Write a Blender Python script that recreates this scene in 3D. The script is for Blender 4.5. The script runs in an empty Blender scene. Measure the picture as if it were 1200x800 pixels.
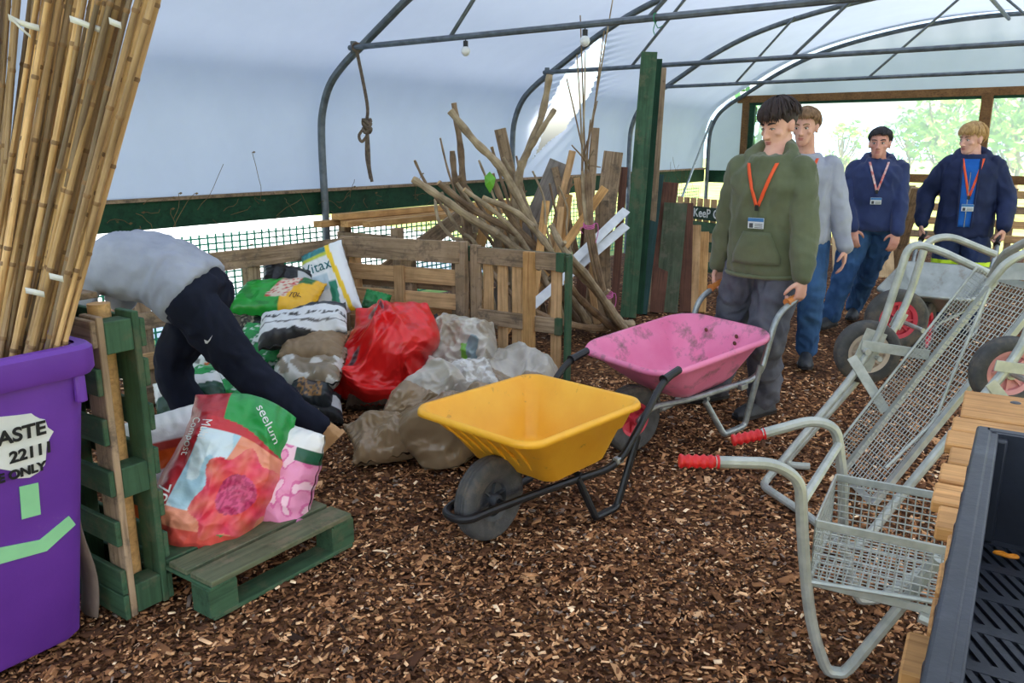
import bpy, bmesh, math, random
import numpy as np
from mathutils import Vector, Matrix, noise as mnoise, Euler
random.seed(7)
SC = bpy.context.scene
COL = SC.collection
R = math.radians
PI = math.pi
# ------------------------------------------------------------------ camera
CAMH, PITCH, FPX = 1.5, R(13.6), 950.0
cd = bpy.data.cameras.new('camera'); cam = bpy.data.objects.new('camera', cd); COL.objects.link(cam)
cam.location = (0, 0, CAMH); cam.rotation_euler = (R(90) - PITCH, 0, 0)
cd.sensor_width = 36; cd.lens = FPX / 1200 * 36; cd.clip_end = 500; cd.clip_start = .05
SC.camera = cam
# ------------------------------------------------------------------ world and sun
world = bpy.data.worlds.new('sky'); SC.world = world; world.use_nodes = True
wn = world.node_tree.nodes; wl = world.node_tree.links
sky = wn.new('ShaderNodeTexSky'); sky.sky_type = 'NISHITA'; sky.sun_disc = False
sky.sun_elevation = R(48); sky.sun_rotation = R(134); sky.dust_density = 3.0; sky.air_density = 1.0; sky.ozone_density = 1.2
wl.new(sky.outputs[0], wn['Background'].inputs[0]); wn['Background'].inputs[1].default_value = .37
sd = bpy.data.lights.new('sun', 'SUN'); sun = bpy.data.objects.new('sun', sd); COL.objects.link(sun)
sd.energy = 9.0; sd.angle = R(8); sd.color = (1, .95, .86)
sun.location = (6, -6, 12); sun.rotation_euler = Vector((.62, -.60, .85)).to_track_quat('Z', 'Y').to_euler()
SC.view_settings.view_transform = 'Standard'; SC.view_settings.look = 'None'
SC.view_settings.gamma = 1; SC.view_settings.use_curve_mapping = False
SC.view_settings.exposure = .88

# ------------------------------------------------------------------ helpers
def lin(c):
    return tuple(((v/255)/12.92 if v/255 <= .04045 else ((v/255+.055)/1.055)**2.4) for v in c[:3]) + (1,)
cp_, sp_ = math.cos(PITCH), math.sin(PITCH)
def ray(u, v):
    a, b = (u-600)/FPX, (400-v)/FPX
    return Vector((a, cp_ + b*sp_, -sp_ + b*cp_))
def at(u, v, y):                       # the point seen at (u, v) at forward distance y
    d = ray(u, v); return Vector((0, 0, CAMH)) + d*(y/d.y)
def gp(u, v, z=0.0):                   # the point seen at (u, v) at height z
    d = ray(u, v); return Vector((0, 0, CAMH)) + d*((z-CAMH)/d.z)

class MB:
    def __init__(s): s.v = []; s.f = []; s.uv = None; s.mi = []
    def add(s, vs, fs):
        n = len(s.v); s.v += [tuple(v) for v in vs]; s.f += [tuple(i+n for i in f) for f in fs]; return s
    def box(s, c, d, M=None):
        x, y, z = d[0]/2, d[1]/2, d[2]/2; c = Vector(c)
        vs = [Vector((i*x, j*y, k*z)) for i in (-1, 1) for j in (-1, 1) for k in (-1, 1)]
        vs = [c + (M @ v if M else v) for v in vs]
        return s.add(vs, [(0,1,3,2),(4,6,7,5),(0,4,5,1),(2,3,7,6),(0,2,6,4),(1,5,7,3)])
    def loft(s, rings, cap=True, closed=False):      # rings: lists of points of one length
        n = len(rings[0]); vs = [p for r in rings for p in r]; fs = []
        m = len(rings)
        for i in range(m if closed else m-1):
            a, b = i*n, ((i+1) % m)*n
            for j in range(n):
                k = (j+1) % n; fs.append((a+j, a+k, b+k, b+j))
        if cap and not closed:
            fs.append(tuple(range(n))[::-1]); fs.append(tuple((m-1)*n+j for j in range(n)))
        return s.add(vs, fs)
    def tube(s, pts, r, seg=8, cap=True, closed=False, flat=1.0, up=None):
        pts = [Vector(p) for p in pts]; n = len(pts); rings = []; prev = None
        for i, p in enumerate(pts):
            if closed: t = pts[(i+1) % n] - pts[i-1]
            else: t = pts[min(i+1, n-1)] - pts[max(i-1, 0)]
            t.normalize()
            if prev is None:
                ref = Vector(up) if up else (Vector((0,0,1)) if abs(t.z) < .9 else Vector((1,0,0)))
                a = t.cross(ref).normalized()
            else:
                a = (prev - t*prev.dot(t)).normalized()
            prev = a; b = t.cross(a).normalized()
            rr = r[i] if isinstance(r, (list, tuple)) else r
            rings.append([p + a*(rr*math.cos(2*PI*k/seg)) + b*(rr*flat*math.sin(2*PI*k/seg)) for k in range(seg)])
        return s.loft(rings, cap, closed)
    def ell(s, c, r, M=None, nu=14, nv=9):
        c = Vector(c); rings = []
        for i in range(nv):
            th = PI*(i+.5)/nv - PI/2
            ring = []
            for k in range(nu):
                a = 2*PI*k/nu
                v = Vector((r[0]*math.cos(th)*math.cos(a), r[1]*math.cos(th)*math.sin(a), r[2]*math.sin(th)))
                ring.append(c + (M @ v if M else v))
            rings.append(ring)
        return s.loft(rings)
    def mesh(s, name, off=None, smooth=True, angle=None):
        me = bpy.data.meshes.new(name)
        vs = s.v if off is None else [(x-off[0], y-off[1], z-off[2]) for x, y, z in s.v]
        me.from_pydata(vs, [], s.f); me.validate(); 
        if smooth: me.polygons.foreach_set('use_smooth', [True]*len(me.polygons))
        if angle: me.set_sharp_from_angle(angle=R(angle))
        me.update(); return me
    def build(s, name, m, parent=None, world=True, smooth=True, bevel=0, angle=35, solid=0):
        off = parent.location if (parent is not None and world) else None
        me = s.mesh(name, off, smooth, angle if smooth else None)
        o = mk(name, me, m, parent)
        if solid:
            md = o.modifiers.new('solid', 'SOLIDIFY'); md.thickness = solid; md.offset = 0
        if bevel:
            md = o.modifiers.new('bevel', 'BEVEL'); md.width = bevel; md.segments = 2; md.limit_method = 'ANGLE'
        return o
def mk(name, me, m=None, parent=None, M=None):
    o = bpy.data.objects.new(name, me); COL.objects.link(o)
    if m is not None and me is not None:
        if len(me.materials) == 0: me.materials.append(m)
    if parent is not None: o.parent = parent
    if M is not None: o.matrix_local = M
    return o
def tag(o, label=None, cat=None, group=None, kind=None):
    if label: o['label'] = label
    if cat: o['category'] = cat
    if group: o['group'] = group
    if kind: o['kind'] = kind
    return o
def thing(name, label, cat, loc=(0,0,0), rz=0, group=None, rx=0, ry=0):
    o = bpy.data.objects.new(name, None); COL.objects.link(o); o.empty_display_size = .1
    o.location = loc; o.rotation_euler = (rx, ry, rz)
    return tag(o, label, cat, group)
def struct(name, mb, m, **k):
    o = mb.build(name, m, **k); o['kind'] = 'structure'; return o
def frame(p0, p1, nrm=(0,0,1)):       # matrix: x along p0->p1, z as near nrm as it can be, origin at the middle
    p0, p1 = Vector(p0), Vector(p1); x = (p1-p0).normalized(); n = Vector(nrm)
    y = n.cross(x)
    if y.length < 1e-4: y = Vector((0,1,0)).cross(x)
    y.normalize(); z = x.cross(y)
    return Matrix(((x.x,y.x,z.x,(p0.x+p1.x)/2),(x.y,y.y,z.y,(p0.y+p1.y)/2),(x.z,y.z,z.z,(p0.z+p1.z)/2),(0,0,0,1)))
_pl = {}
def plank(name, p0, p1, w, t, m, parent=None, nrm=(0,0,1), bev=.003):
    L = (Vector(p1)-Vector(p0)).length; key = (round(L,3), round(w,4), round(t,4), m.name)
    if key not in _pl:
        b = MB().box((0,0,0), (L, w, t)); me = b.mesh(name, smooth=False); me.materials.append(m)
        bm = bmesh.new(); bm.from_mesh(me)
        bmesh.ops.bevel(bm, geom=bm.edges[:], offset=min(bev, t*.2), segments=1, affect='EDGES'); bm.to_mesh(me); bm.free()
        _pl[key] = me
    M = frame(p0, p1, nrm)
    if parent is not None: M = parent.matrix_basis.inverted() @ M
    return mk(name, _pl[key], None, parent, M)

# ------------------------------------------------------------------ materials
_m = {}
def newmat(name):
    m = bpy.data.materials.new(name); m.use_nodes = True; nt = m.node_tree
    return m, nt, nt.nodes['Principled BSDF']
def N(nt, t, **k):
    n = nt.nodes.new('ShaderNode'+t)
    for a, b in k.items():
        if a in n.inputs: n.inputs[a].default_value = b
        else: setattr(n, a, b)
    return n
def noise_(nt, vec, scale, detail=4, rough=.55):
    n = N(nt, 'TexNoise'); n.inputs['Scale'].default_value = scale; n.inputs['Detail'].default_value = detail
    n.inputs['Roughness'].default_value = rough
    if vec is not None: nt.links.new(vec, n.inputs['Vector'])
    return n
def ramp(nt, fac, stops):
    r = N(nt, 'ValToRGB'); e = r.color_ramp.elements
    while len(e) > 1: e.remove(e[0])
    e[0].position = stops[0][0]; e[0].color = stops[0][1]
    for p, c in stops[1:]:
        q = e.new(p); q.color = c
    nt.links.new(fac, r.inputs[0]); return r
def mix(nt, fac, a, b, mode='MIX'):
    n = N(nt, 'Mix', data_type='RGBA', blend_type=mode)
    for s, v in ((n.inputs[0], fac), (n.inputs[6], a), (n.inputs[7], b)):
        if hasattr(v, 'links') or hasattr(v, 'is_linked'): nt.links.new(v, s)
        else: s.default_value = v
    return n.outputs[2]
def jitter(nt, colr, amt):
    oi = N(nt, 'ObjectInfo'); mr = N(nt, 'MapRange'); nt.links.new(oi.outputs['Random'], mr.inputs[0])
    mr.inputs[3].default_value = 1-amt; mr.inputs[4].default_value = 1+amt
    h = N(nt, 'HueSaturation'); nt.links.new(mr.outputs[0], h.inputs['Value']); nt.links.new(colr, h.inputs['Color'])
    return h.outputs[0]
def bumpn(nt, p, h, strength, dist=.01):
    b = N(nt, 'Bump'); b.inputs['Strength'].default_value = strength; b.inputs['Distance'].default_value = dist
    nt.links.new(h, b.inputs['Height']); nt.links.new(b.outputs[0], p.inputs['Normal'])
def pmat(name, c, c2=None, scale=12, rough=.6, metal=0, bump=0, bscale=60, dirt=None, dirt_amt=.35, dscale=6, jit=0, spec=.5, sheen=0):
    if name in _m: return _m[name]
    m, nt, p = newmat(name); tc = N(nt, 'TexCoord').outputs['Object']
    c2 = c2 or tuple(v*.86 for v in c)
    nz = noise_(nt, tc, scale); colr = ramp(nt, nz.outputs[0], [(.32, lin(c2)), (.66, lin(c))]).outputs[0]
    if dirt:
        dn = noise_(nt, tc, dscale, 7, .68)
        f = ramp(nt, dn.outputs[0], [(.66-dirt_amt*.4, (0,0,0,1)), (.78-dirt_amt*.3, (.85,.85,.85,1))]).outputs[0]
        colr = mix(nt, f, colr, lin(dirt))
    if jit: colr = jitter(nt, colr, jit)
    nt.links.new(colr, p.inputs['Base Color'])
    p.inputs['Roughness'].default_value = rough; p.inputs['Metallic'].default_value = metal
    p.inputs['Specular IOR Level'].default_value = spec
    if sheen: p.inputs['Sheen Weight'].default_value = sheen
    if bump:
        bn = noise_(nt, tc, bscale, 5, .6); bumpn(nt, p, bn.outputs[0], bump)
    _m[name] = m; return m
def wood(name, c, c2, rough=.8, jit=.14, sx=1.2, sy=26, bump=.35, stain=None):
    if name in _m: return _m[name]
    m, nt, p = newmat(name); tc = N(nt, 'TexCoord').outputs['Object']; oi = N(nt, 'ObjectInfo')
    mul = N(nt, 'VectorMath', operation='SCALE'); cx = N(nt, 'CombineXYZ')
    for k in range(3): nt.links.new(oi.outputs['Random'], cx.inputs[k])
    nt.links.new(cx.outputs[0], mul.inputs[0]); mul.inputs['Scale'].default_value = 37
    ad = N(nt, 'VectorMath', operation='ADD'); nt.links.new(tc, ad.inputs[0]); nt.links.new(mul.outputs[0], ad.inputs[1])
    mp = N(nt, 'Mapping'); mp.inputs['Scale'].default_value = (sx, sy, sy); nt.links.new(ad.outputs[0], mp.inputs[0])
    g = noise_(nt, mp.outputs[0], 2.2, 6, .62); g.inputs['Distortion'].default_value = .6
    colr = ramp(nt, g.outputs[0], [(.28, lin(c2)), (.5, lin(c)), (.72, lin(tuple(min(255, v*1.1) for v in c)))]).outputs[0]
    big = noise_(nt, ad.outputs[0], 5, 4, .6)
    dk = ramp(nt, big.outputs[0], [(.35, (.72,.70,.66,1)), (.6, (1,1,1,1))]).outputs[0]
    colr = mix(nt, 1.0, colr, dk, 'MULTIPLY')
    if stain:
        sn = noise_(nt, ad.outputs[0], 9, 6, .7)
        f = ramp(nt, sn.outputs[0], [(.52, (0,0,0,1)), (.64, (.8,.8,.8,1))]).outputs[0]; colr = mix(nt, f, colr, lin(stain))
    colr = jitter(nt, colr, jit); nt.links.new(colr, p.inputs['Base Color']); p.inputs['Roughness'].default_value = rough
    p.inputs['Specular IOR Level'].default_value = .3
    bumpn(nt, p, g.outputs[0], bump, .006); _m[name] = m; return m
def vcol(name, rough=.4, bump=.0, bscale=40, spec=.5, dirt=None, coat=0):
    if name in _m: return _m[name]
    m, nt, p = newmat(name); a = N(nt, 'VertexColor'); a.layer_name = 'col'; colr = a.outputs[0]
    tc = N(nt, 'TexCoord').outputs['Object']
    if dirt:
        dn = noise_(nt, tc, 9, 7, .7); f = ramp(nt, dn.outputs[0], [(.52, (0,0,0,1)), (.72, (.7,.7,.7,1))]).outputs[0]
        colr = mix(nt, f, colr, lin(dirt))
    nt.links.new(colr, p.inputs['Base Color']); p.inputs['Roughness'].default_value = rough
    p.inputs['Specular IOR Level'].default_value = spec; p.inputs['Coat Weight'].default_value = coat
    if bump: bn = noise_(nt, tc, bscale, 5, .6); bumpn(nt, p, bn.outputs[0], bump)
    _m[name] = m; return m
STEEL = pmat('galvanised_steel', (172,178,178), (140,147,148), 30, .42, .75, .1, 90)
HOOP = pmat('weathered_hoop_steel', (118,126,134), (92,99,106), 14, .5, .55, .1, 60)
GREENW = wood('green_painted_wood', (66,98,72), (46,74,54), .75, .12, 1.0, 18, .3, stain=(92,98,74))
DKGREEN = wood('dark_green_rail_paint', (24,66,44), (16,50,33), .7, .05, .8, 14, .2)
PALE = wood('pale_pallet_wood', (210,170,124), (168,126,86), .8, .13)
GREYW = wood('weathered_grey_wood', (162,138,112), (112,92,72), .85, .16, 1.2, 24, .45, stain=(96,84,72))
RAWW = wood('new_sawn_timber', (206,160,104), (168,118,70), .75, .12)
BROWNW = wood('dark_brown_plank', (112,76,62), (78,54,44), .8, .1)
BLACKM = pmat('black_painted_steel', (26,27,30), (18,19,21), 20, .38, 0, .05)
RUBBER = pmat('tyre_rubber', (84,83,82), (66,66,66), 20, .85, 0, .3, 120, dirt=(104,94,82), dirt_amt=.4, dscale=10)
WHITE_T = pmat('white_lettering', (238,238,235), None, 8, .6)
# ------------------------------------------------------------------ tunnel: floor, cover, hoops, end wall
AZ = R(36); AX = Vector((math.sin(AZ), math.cos(AZ), 0)); CR = Vector((math.cos(AZ), -math.sin(AZ), 0))
B0 = Vector((-1.68, 7.22, 0))
def tp(s, b, z): return B0 + AX*s + CR*b + Vector((0,0,z))       # s along the tunnel, b across from the left wall, z up
PROF = [(0,0),(0,.5),(0,1.1),(0,1.55),(.03,1.8),(.14,2.02),(.33,2.18),(.55,2.31),(.82,2.47),(1.1,2.63),(1.55,2.83),(2.05,2.98),(2.7,3.11),(3.4,3.2),(4.2,3.23)]
WID = 8.4
PROF = PROF + [(WID-b, z) for b, z in PROF[-2::-1]]
def resample(pts, n):
    d = [0]
    for a, b in zip(pts, pts[1:]): d.append(d[-1] + math.dist(a, b))
    out = []; j = 0
    for i in range(n):
        t = d[-1]*i/(n-1)
        while j < len(d)-2 and d[j+1] < t: j += 1
        k = (t-d[j])/max(1e-9, d[j+1]-d[j]); out.append(tuple(a+(b-a)*k for a, b in zip(pts[j], pts[j+1])))
    return out
def catmull(pts, n=6, closed=False):
    pts = [Vector(p) for p in pts]; m = len(pts); out = []
    rng = range(m if closed else m-1)
    for i in rng:
        if closed: p0,p1,p2,p3 = pts[i-1],pts[i],pts[(i+1)%m],pts[(i+2)%m]
        else: p0,p1,p2,p3 = pts[max(i-1,0)],pts[i],pts[i+1],pts[min(i+2,m-1)]
        for k in range(n):
            t = k/n; out.append(.5*((2*p1)+(p2-p0)*t+(2*p0-5*p1+4*p2-p3)*t*t+(3*p1-p0-3*p2+p3)*t**3))
    if not closed: out.append(pts[-1])
    return out
def fillet(pts, r, n=6):                # polyline with rounded corners
    pts = [Vector(p) for p in pts]; out = [pts[0]]
    for a, b, c in zip(pts, pts[1:], pts[2:]):
        u, w = (a-b), (c-b); d = min(r, u.length*.49, w.length*.49); u.normalize(); w.normalize()
        p, q = b+u*d, b+w*d
        for k in range(n+1):
            t = k/n; out.append(p*(1-t)**2 + b*2*t*(1-t) + q*t*t)
    out.append(pts[-1]); return out
# cover material: thin white polythene, part reflecting, part letting light through
def polythene(name, c, tc_, f):
    m, nt, p = newmat(name); nt.nodes.remove(p); out = nt.nodes['Material Output']
    tx = N(nt, 'TexCoord').outputs['Object']; nz = noise_(nt, tx, 1.3, 5, .6)
    d = N(nt, 'BsdfDiffuse'); t = N(nt, 'BsdfTranslucent'); g = N(nt, 'BsdfGlossy'); g.inputs['Roughness'].default_value = .45
    r1 = ramp(nt, nz.outputs[0], [(.3, lin(tuple(v*.93 for v in c))), (.7, lin(c))]).outputs[0]
    nt.links.new(r1, d.inputs[0]); t.inputs[0].default_value = lin(tc_)
    x = N(nt, 'MixShader'); x.inputs[0].default_value = f; nt.links.new(d.outputs[0], x.inputs[1]); nt.links.new(t.outputs[0], x.inputs[2])
    y = N(nt, 'MixShader'); y.inputs[0].default_value = .04; nt.links.new(x.outputs[0], y.inputs[1]); nt.links.new(g.outputs[0], y.inputs[2])
    nt.links.new(y.outputs[0], out.inputs[0]); return m
COVER = polythene('white_polythene', (188,195,208), (190,204,224), .225)
# the torn place in the cover, as (s, path length) outline found from the photograph's tear
prof = resample([(q.x, q.y) for q in catmull([(b, z, 0) for b, z in PROF if z >= 1.1], 8)], 300)
for _ in range(12): prof = [prof[0]] + [((a[0]+2*b[0]+c[0])/4, (a[1]+2*b[1]+c[1])/4) for a, b, c in zip(prof, prof[1:], prof[2:])] + [prof[-1]]
plen = [0]
for a, b in zip(prof, prof[1:]): plen.append(plen[-1]+math.dist(a, b))
def cover_hit(u, v):                    # where the line of sight meets the left flank of the cover
    d = ray(u, v); o = Vector((0,0,CAMH)); best = None
    for k in range(1, len(prof)//2):
        (b0,z0),(b1,z1) = prof[k-1], prof[k]
        n = CR*(z1-z0) - Vector((0,0,1))*(b1-b0); q = tp(0,b0,z0)
        den = d.dot(n)
        if abs(den) < 1e-9: continue
        t = (q-o).dot(n)/den; p = o+d*t; w = p-B0; b = w.dot(CR); zz = w.z
        tt = (zz-z0)/(z1-z0) if abs(z1-z0) > 1e-6 else (b-b0)/(b1-b0)
        if t > 0 and -.001 <= tt <= 1.001: best = (w.dot(AX), plen[k-1]+tt*math.dist(prof[k-1], prof[k])); break
    return best
TEAR = [cover_hit(*q) for q in [(622,192),(634,170),(644,140),(652,112),(664,88),(684,66),(704,46),(712,52),(706,70),(700,92),(692,112),(676,134),(664,152),(644,168)]]
TEAR = [t for t in TEAR if t]
def inside(x, y, poly):
    c = False; n = len(poly)
    for i in range(n):
        x1,y1 = poly[i]; x2,y2 = poly[i-1]
        if (y1 > y) != (y2 > y) and x < (x2-x1)*(y-y1)/(y2-y1)+x1: c = not c
    return c
def seg_near(px, py, poly):
    best = 9; bp = (px, py)
    for i in range(len(poly)):
        ax, ay = poly[i-1]; bx, by = poly[i]; dx, dy = bx-ax, by-ay
        t = max(0, min(1, ((px-ax)*dx+(py-ay)*dy)/(dx*dx+dy*dy+1e-12))); qx, qy = ax+t*dx, ay+t*dy
        d = math.hypot(px-qx, py-qy)
        if d < best: best = d; bp = (qx, qy)
    return best, bp
sl = list(np.arange(-9, -.01, .45)) + list(np.arange(0, 6.0, .04)) + list(np.arange(6.0, 8.41, .3))
if sl[-1] < 8.4: sl.append(8.4)
def prof_at(L):
    k = min(len(plen)-2, max(0, int(L/plen[-1]*(len(plen)-1)))); t = (L-plen[k])/(plen[k+1]-plen[k])
    return tuple(a+(b-a)*t for a, b in zip(prof[k], prof[k+1]))
Ll = list(np.arange(0, 2.6, .035)) + list(np.linspace(2.6, plen[-1], 40))
tx0, tx1 = min(t[0] for t in TEAR), max(t[0] for t in TEAR); ty0, ty1 = min(t[1] for t in TEAR), max(t[1] for t in TEAR)
verts = []; faces = []
for s in sl:
    for L in Ll:
        sag = 0
        hb = (s % 2.8)/2.8
        sag = .02*math.sin(PI*hb)
        S, LL = s, L
        pucker = 0
        if tx0-.5 < s < tx1+.5 and ty0-.5 < L < ty1+.5:
            d, bp = seg_near(s, L, TEAR)
            if d < .026: S, LL = bp
            if not inside(s, L, TEAR): pucker = .02*math.exp(-d*6)*math.sin((s*.6-L)*38)
        b, z = prof_at(LL)
        out = 1 if b < WID/2 else -1
        verts.append(tp(S, b - out*(.03 - sag) + pucker*out, z + .02 - sag*.6))
nl = len(Ll)
for i in range(len(sl)-1):
    for j in range(nl-1):
        ms, ml = (sl[i]+sl[i+1])/2, (Ll[j]+Ll[j+1])/2
        if tx0 < ms < tx1 and ty0 < ml < ty1 and inside(ms, ml, TEAR): continue
        faces.append((i*nl+j, (i+1)*nl+j, (i+1)*nl+j+1, i*nl+j+1))
mb = MB(); mb.v = [tuple(v) for v in verts]; mb.f = faces
struct('ceiling', mb, COVER, angle=None)

# floor: dark earth and chips; the loose chips are real pieces on top
m, nt, p = newmat('chip_ground'); tx = N(nt, 'TexCoord').outputs['Object']
vo = N(nt, 'TexVoronoi'); vo.inputs['Scale'].default_value = 55; nt.links.new(tx, vo.inputs['Vector'])
colr = ramp(nt, vo.outputs['Color'], [(0, lin((38,24,16))), (.35, lin((84,54,34))), (.6, lin((120,80,52))), (.85, lin((160,116,78))), (1, lin((196,156,116)))]).outputs[0]
nz = noise_(nt, tx, 1.6, 5, .6); dk = ramp(nt, nz.outputs[0], [(.36, (.55,.5,.48,1)), (.62, (1,1,1,1))]).outputs[0]
nt.links.new(mix(nt, 1.0, colr, dk, 'MULTIPLY'), p.inputs['Base Color']); p.inputs['Roughness'].default_value = .95
p.inputs['Specular IOR Level'].default_value = .15
bumpn(nt, p, vo.outputs['Distance'], .8, .02); CHIPG = m
def ground_h(x, y): return .018*mnoise.noise(Vector((x*.9, y*.9, 3))) + .008*mnoise.noise(Vector((x*3.1, y*3.1, 8)))
mb = MB(); n1 = 110; vs = []; fs = []
for i in range(n1+1):
    for j in range(n1+1):
        s = -9 + 17.4*i/n1; b = WID*j/n1; q = tp(s, b, 0); vs.append((q.x, q.y, ground_h(q.x, q.y)-.02))
for i in range(n1):
    for j in range(n1): fs.append((i*(n1+1)+j, (i+1)*(n1+1)+j, (i+1)*(n1+1)+j+1, i*(n1+1)+j+1))
FLOOR = struct('floor', MB().add(vs, fs), CHIPG)
# outside: sunlit grass round the tunnel
GRASS = pmat('sunlit_grass', (132,150,72), (176,176,110), 1.4, .95, 0, .4, 30, spec=.1)
mb = MB(); mb.add([tp(-60,-70,-.06), tp(90,-70,-.06), tp(90,60,-.06), tp(-60,60,-.06)], [(0,3,2,1)])
OUTG = struct('floor_outside', mb, GRASS, smooth=False)
# loose wood chips
rng = np.random.default_rng(3)
def chips(n, ymin, ymax, lmin, lmax, xr):
    y = np.sqrt(rng.uniform(ymin**2, ymax**2, n)); x = y*rng.uniform(-xr, xr, n)
    w = np.stack([x-B0.x, y-B0.y], 1); b = w[:,0]*CR.x + w[:,1]*CR.y; s = w[:,0]*AX.x + w[:,1]*AX.y
    k = (b > .15) & (b < WID-.15) & (s < 8.2); x, y = x[k], y[k]; n = len(x)
    L = lmin + (lmax-lmin)*rng.beta(1.3, 4.5, n); W = L*rng.uniform(.22, .55, n); T = rng.uniform(.0015, .005, n)
    yaw = rng.uniform(0, 2*PI, n); pit = rng.normal(0, .2, n); rol = rng.normal(0, .32, n)
    z = np.array([ground_h(a, c) for a, c in zip(x, y)]) - .015 + rng.uniform(0, .012, n)
    base = np.array([(-.5,-.36,0),(.5,-.5,0),(.42,.5,0),(-.46,.4,0),(-.44,-.3,1),(.46,-.4,1),(.36,.42,1),(-.4,.32,1)])
    v = np.empty((n, 8, 3))
    jit = rng.uniform(.8, 1.2, (n, 8))
    lx = base[None,:,0]*L[:,None]*jit; ly = base[None,:,1]*W[:,None]*jit; lz = base[None,:,2]*T[:,None]
    lz2 = lz + lx*np.sin(pit)[:,None] + ly*np.sin(rol)[:,None]
    v[:,:,0] = x[:,None] + lx*np.cos(yaw)[:,None] - ly*np.sin(yaw)[:,None]
    v[:,:,1] = y[:,None] + lx*np.sin(yaw)[:,None] + ly*np.cos(yaw)[:,None]
    v[:,:,2] = z[:,None] + lz2
    f0 = np.array([(4,5,6,7),(0,1,5,4),(1,2,6,5),(2,3,7,6),(3,0,4,7)])
    f = (np.arange(n)[:,None,None]*8 + f0[None]).reshape(-1, 4)
    pal = np.array([lin(c)[:3] for c in [(66,42,28),(86,56,37),(104,70,46),(126,86,56),(146,104,70),(168,126,88),(190,150,112),(208,178,144),(112,96,84),(44,30,22),(70,46,32)]])
    c = pal[rng.choice(len(pal), n, p=[.14,.16,.16,.14,.10,.07,.04,.02,.03,.06,.08])]*rng.uniform(.85, 1.25, (n,1))*1.75
    return v.reshape(-1,3), f, np.repeat(c, 8, 0)
parts = [chips(30000, 1.3, 3.0, .009, .045, .74), chips(42000, 2.8, 5.2, .012, .05, .72), chips(17000, 5.0, 9.5, .018, .065, .72), chips(700, 1.5, 4.5, .05, .1, .7)]
vs = np.concatenate([p_[0] for p_ in parts]); cs = np.concatenate([p_[2] for p_ in parts]); off = 0; fl = []
for p_ in parts: fl.append(p_[1]+off); off += len(p_[0])
fl = np.concatenate(fl); me = bpy.data.meshes.new('wood_chips')
me.vertices.add(len(vs)); me.vertices.foreach_set('co', vs.astype(np.float32).ravel())
me.loops.add(fl.size); me.loops.foreach_set('vertex_index', fl.astype(np.int32).ravel())
me.polygons.add(len(fl)); me.polygons.foreach_set('loop_start', np.arange(0, fl.size, 4, dtype=np.int32))
ca = me.color_attributes.new('col', 'FLOAT_COLOR', 'POINT')
ca.data.foreach_set('color', np.concatenate([cs, np.ones((len(cs),1))], 1).astype(np.float32).ravel())
me.update(calc_edges=True); me.validate()
CH = mk('wood_chips', me, vcol('wood_chip', .9, spec=.2)); tag(CH, 'loose brown wood chips covering the tunnel floor', 'wood chips', kind='stuff')

# hoops with tie bars and braces
def hoop(s, label, tie=True, braces=()):
    t = thing('tunnel_hoop', label, 'tunnel hoop', tp(s, 0, 0), 0, 'galvanised hoops of the tunnel')
    pts = catmull([tp(s, b + (.05 if b < WID/2 else -.05), z-.03) for b, z in PROF[:-1] + [(WID, 0)]], 4)
    MB().tube(pts, .032, 10).build('arch_tube', HOOP, t)
    if tie:
        MB().tube([tp(s-.05, .5, 2.26), tp(s-.05, WID-.5, 2.26)], .022, 8).build('tie_bar', HOOP, t)
        for b in (.53, WID-.53): MB().box(tp(s-.03, b, 2.265), (.05,.05,.09)).build('clamp', HOOP, t, bevel=.006)
    for (b0, z0, b1, z1) in braces:
        MB().tube([tp(s-.05, b0, z0), tp(s-.05, b1, z1)], .015, 6).build('brace', HOOP, t)
    return t
BR = [(1.55,2.26,2.25,3.0),(3.15,2.26,4.15,3.17),(WID-3.15,2.26,4.25,3.17),(WID-1.55,2.26,WID-2.25,3.0)]
hoop(0, 'nearest grey steel hoop, rising beside the hanging rope', True, BR)
hoop(2.8, 'grey steel hoop behind the branch pile, second from the rope', True, BR)
hoop(5.6, 'grey steel hoop behind the tall green posts, third from the rope', True, BR)
hoop(8.4, 'farthest grey steel hoop, arching over the big far opening', False)
# ridge bar and side stays
rt = thing('ridge_bar', 'grey steel ridge tube running along under the top of the cover', 'roof bar', tp(0, 4.2, 3.13))
MB().tube([tp(-6, 4.2, 3.13), tp(8.3, 4.2, 3.13)], .024, 8).build('tube', HOOP, rt)
for s in (0, 2.8, 5.6): MB().tube([tp(s-.14, 4.2, 3.13), tp(s+.14, 4.2, 3.13)], .04, 10).build('joint_collar', HOOP, rt)
for (b0, z0, b1, z1, lb) in ((.1, .3, .1, 2.0, 'diagonal'),):
    st = thing('diagonal_stay', 'grey steel diagonal stay beside the far left corner post', 'roof bar', tp(6.0, .12, .1))
    MB().tube([tp(6.9, .12, .25), tp(8.3, .12, 1.9)], .02, 8).build('tube', STEEL, st)

# side wall: green rail, netting, posts
def rail_(name, b, label):
    mb = MB()
    M = Matrix(((AX.x, CR.x, 0), (AX.y, CR.y, 0), (0, 0, 1)))
    mb.box(tp(-.3, b, 1.005), (17.4, .04, .2), M); o = struct(name, mb, DKGREEN, smooth=False); return o
rail_('trim_1', -.02, ''); rail_('trim_2', WID+.02, '')
mb = MB(); M3 = Matrix(((AX.x, CR.x, 0), (AX.y, CR.y, 0), (0, 0, 1)))
for b in (0,): mb.box(tp(-.3, b, 1.118), (17.4, .06, .025), M3)
struct('trim_3', mb, GREYW, smooth=False)
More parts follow.
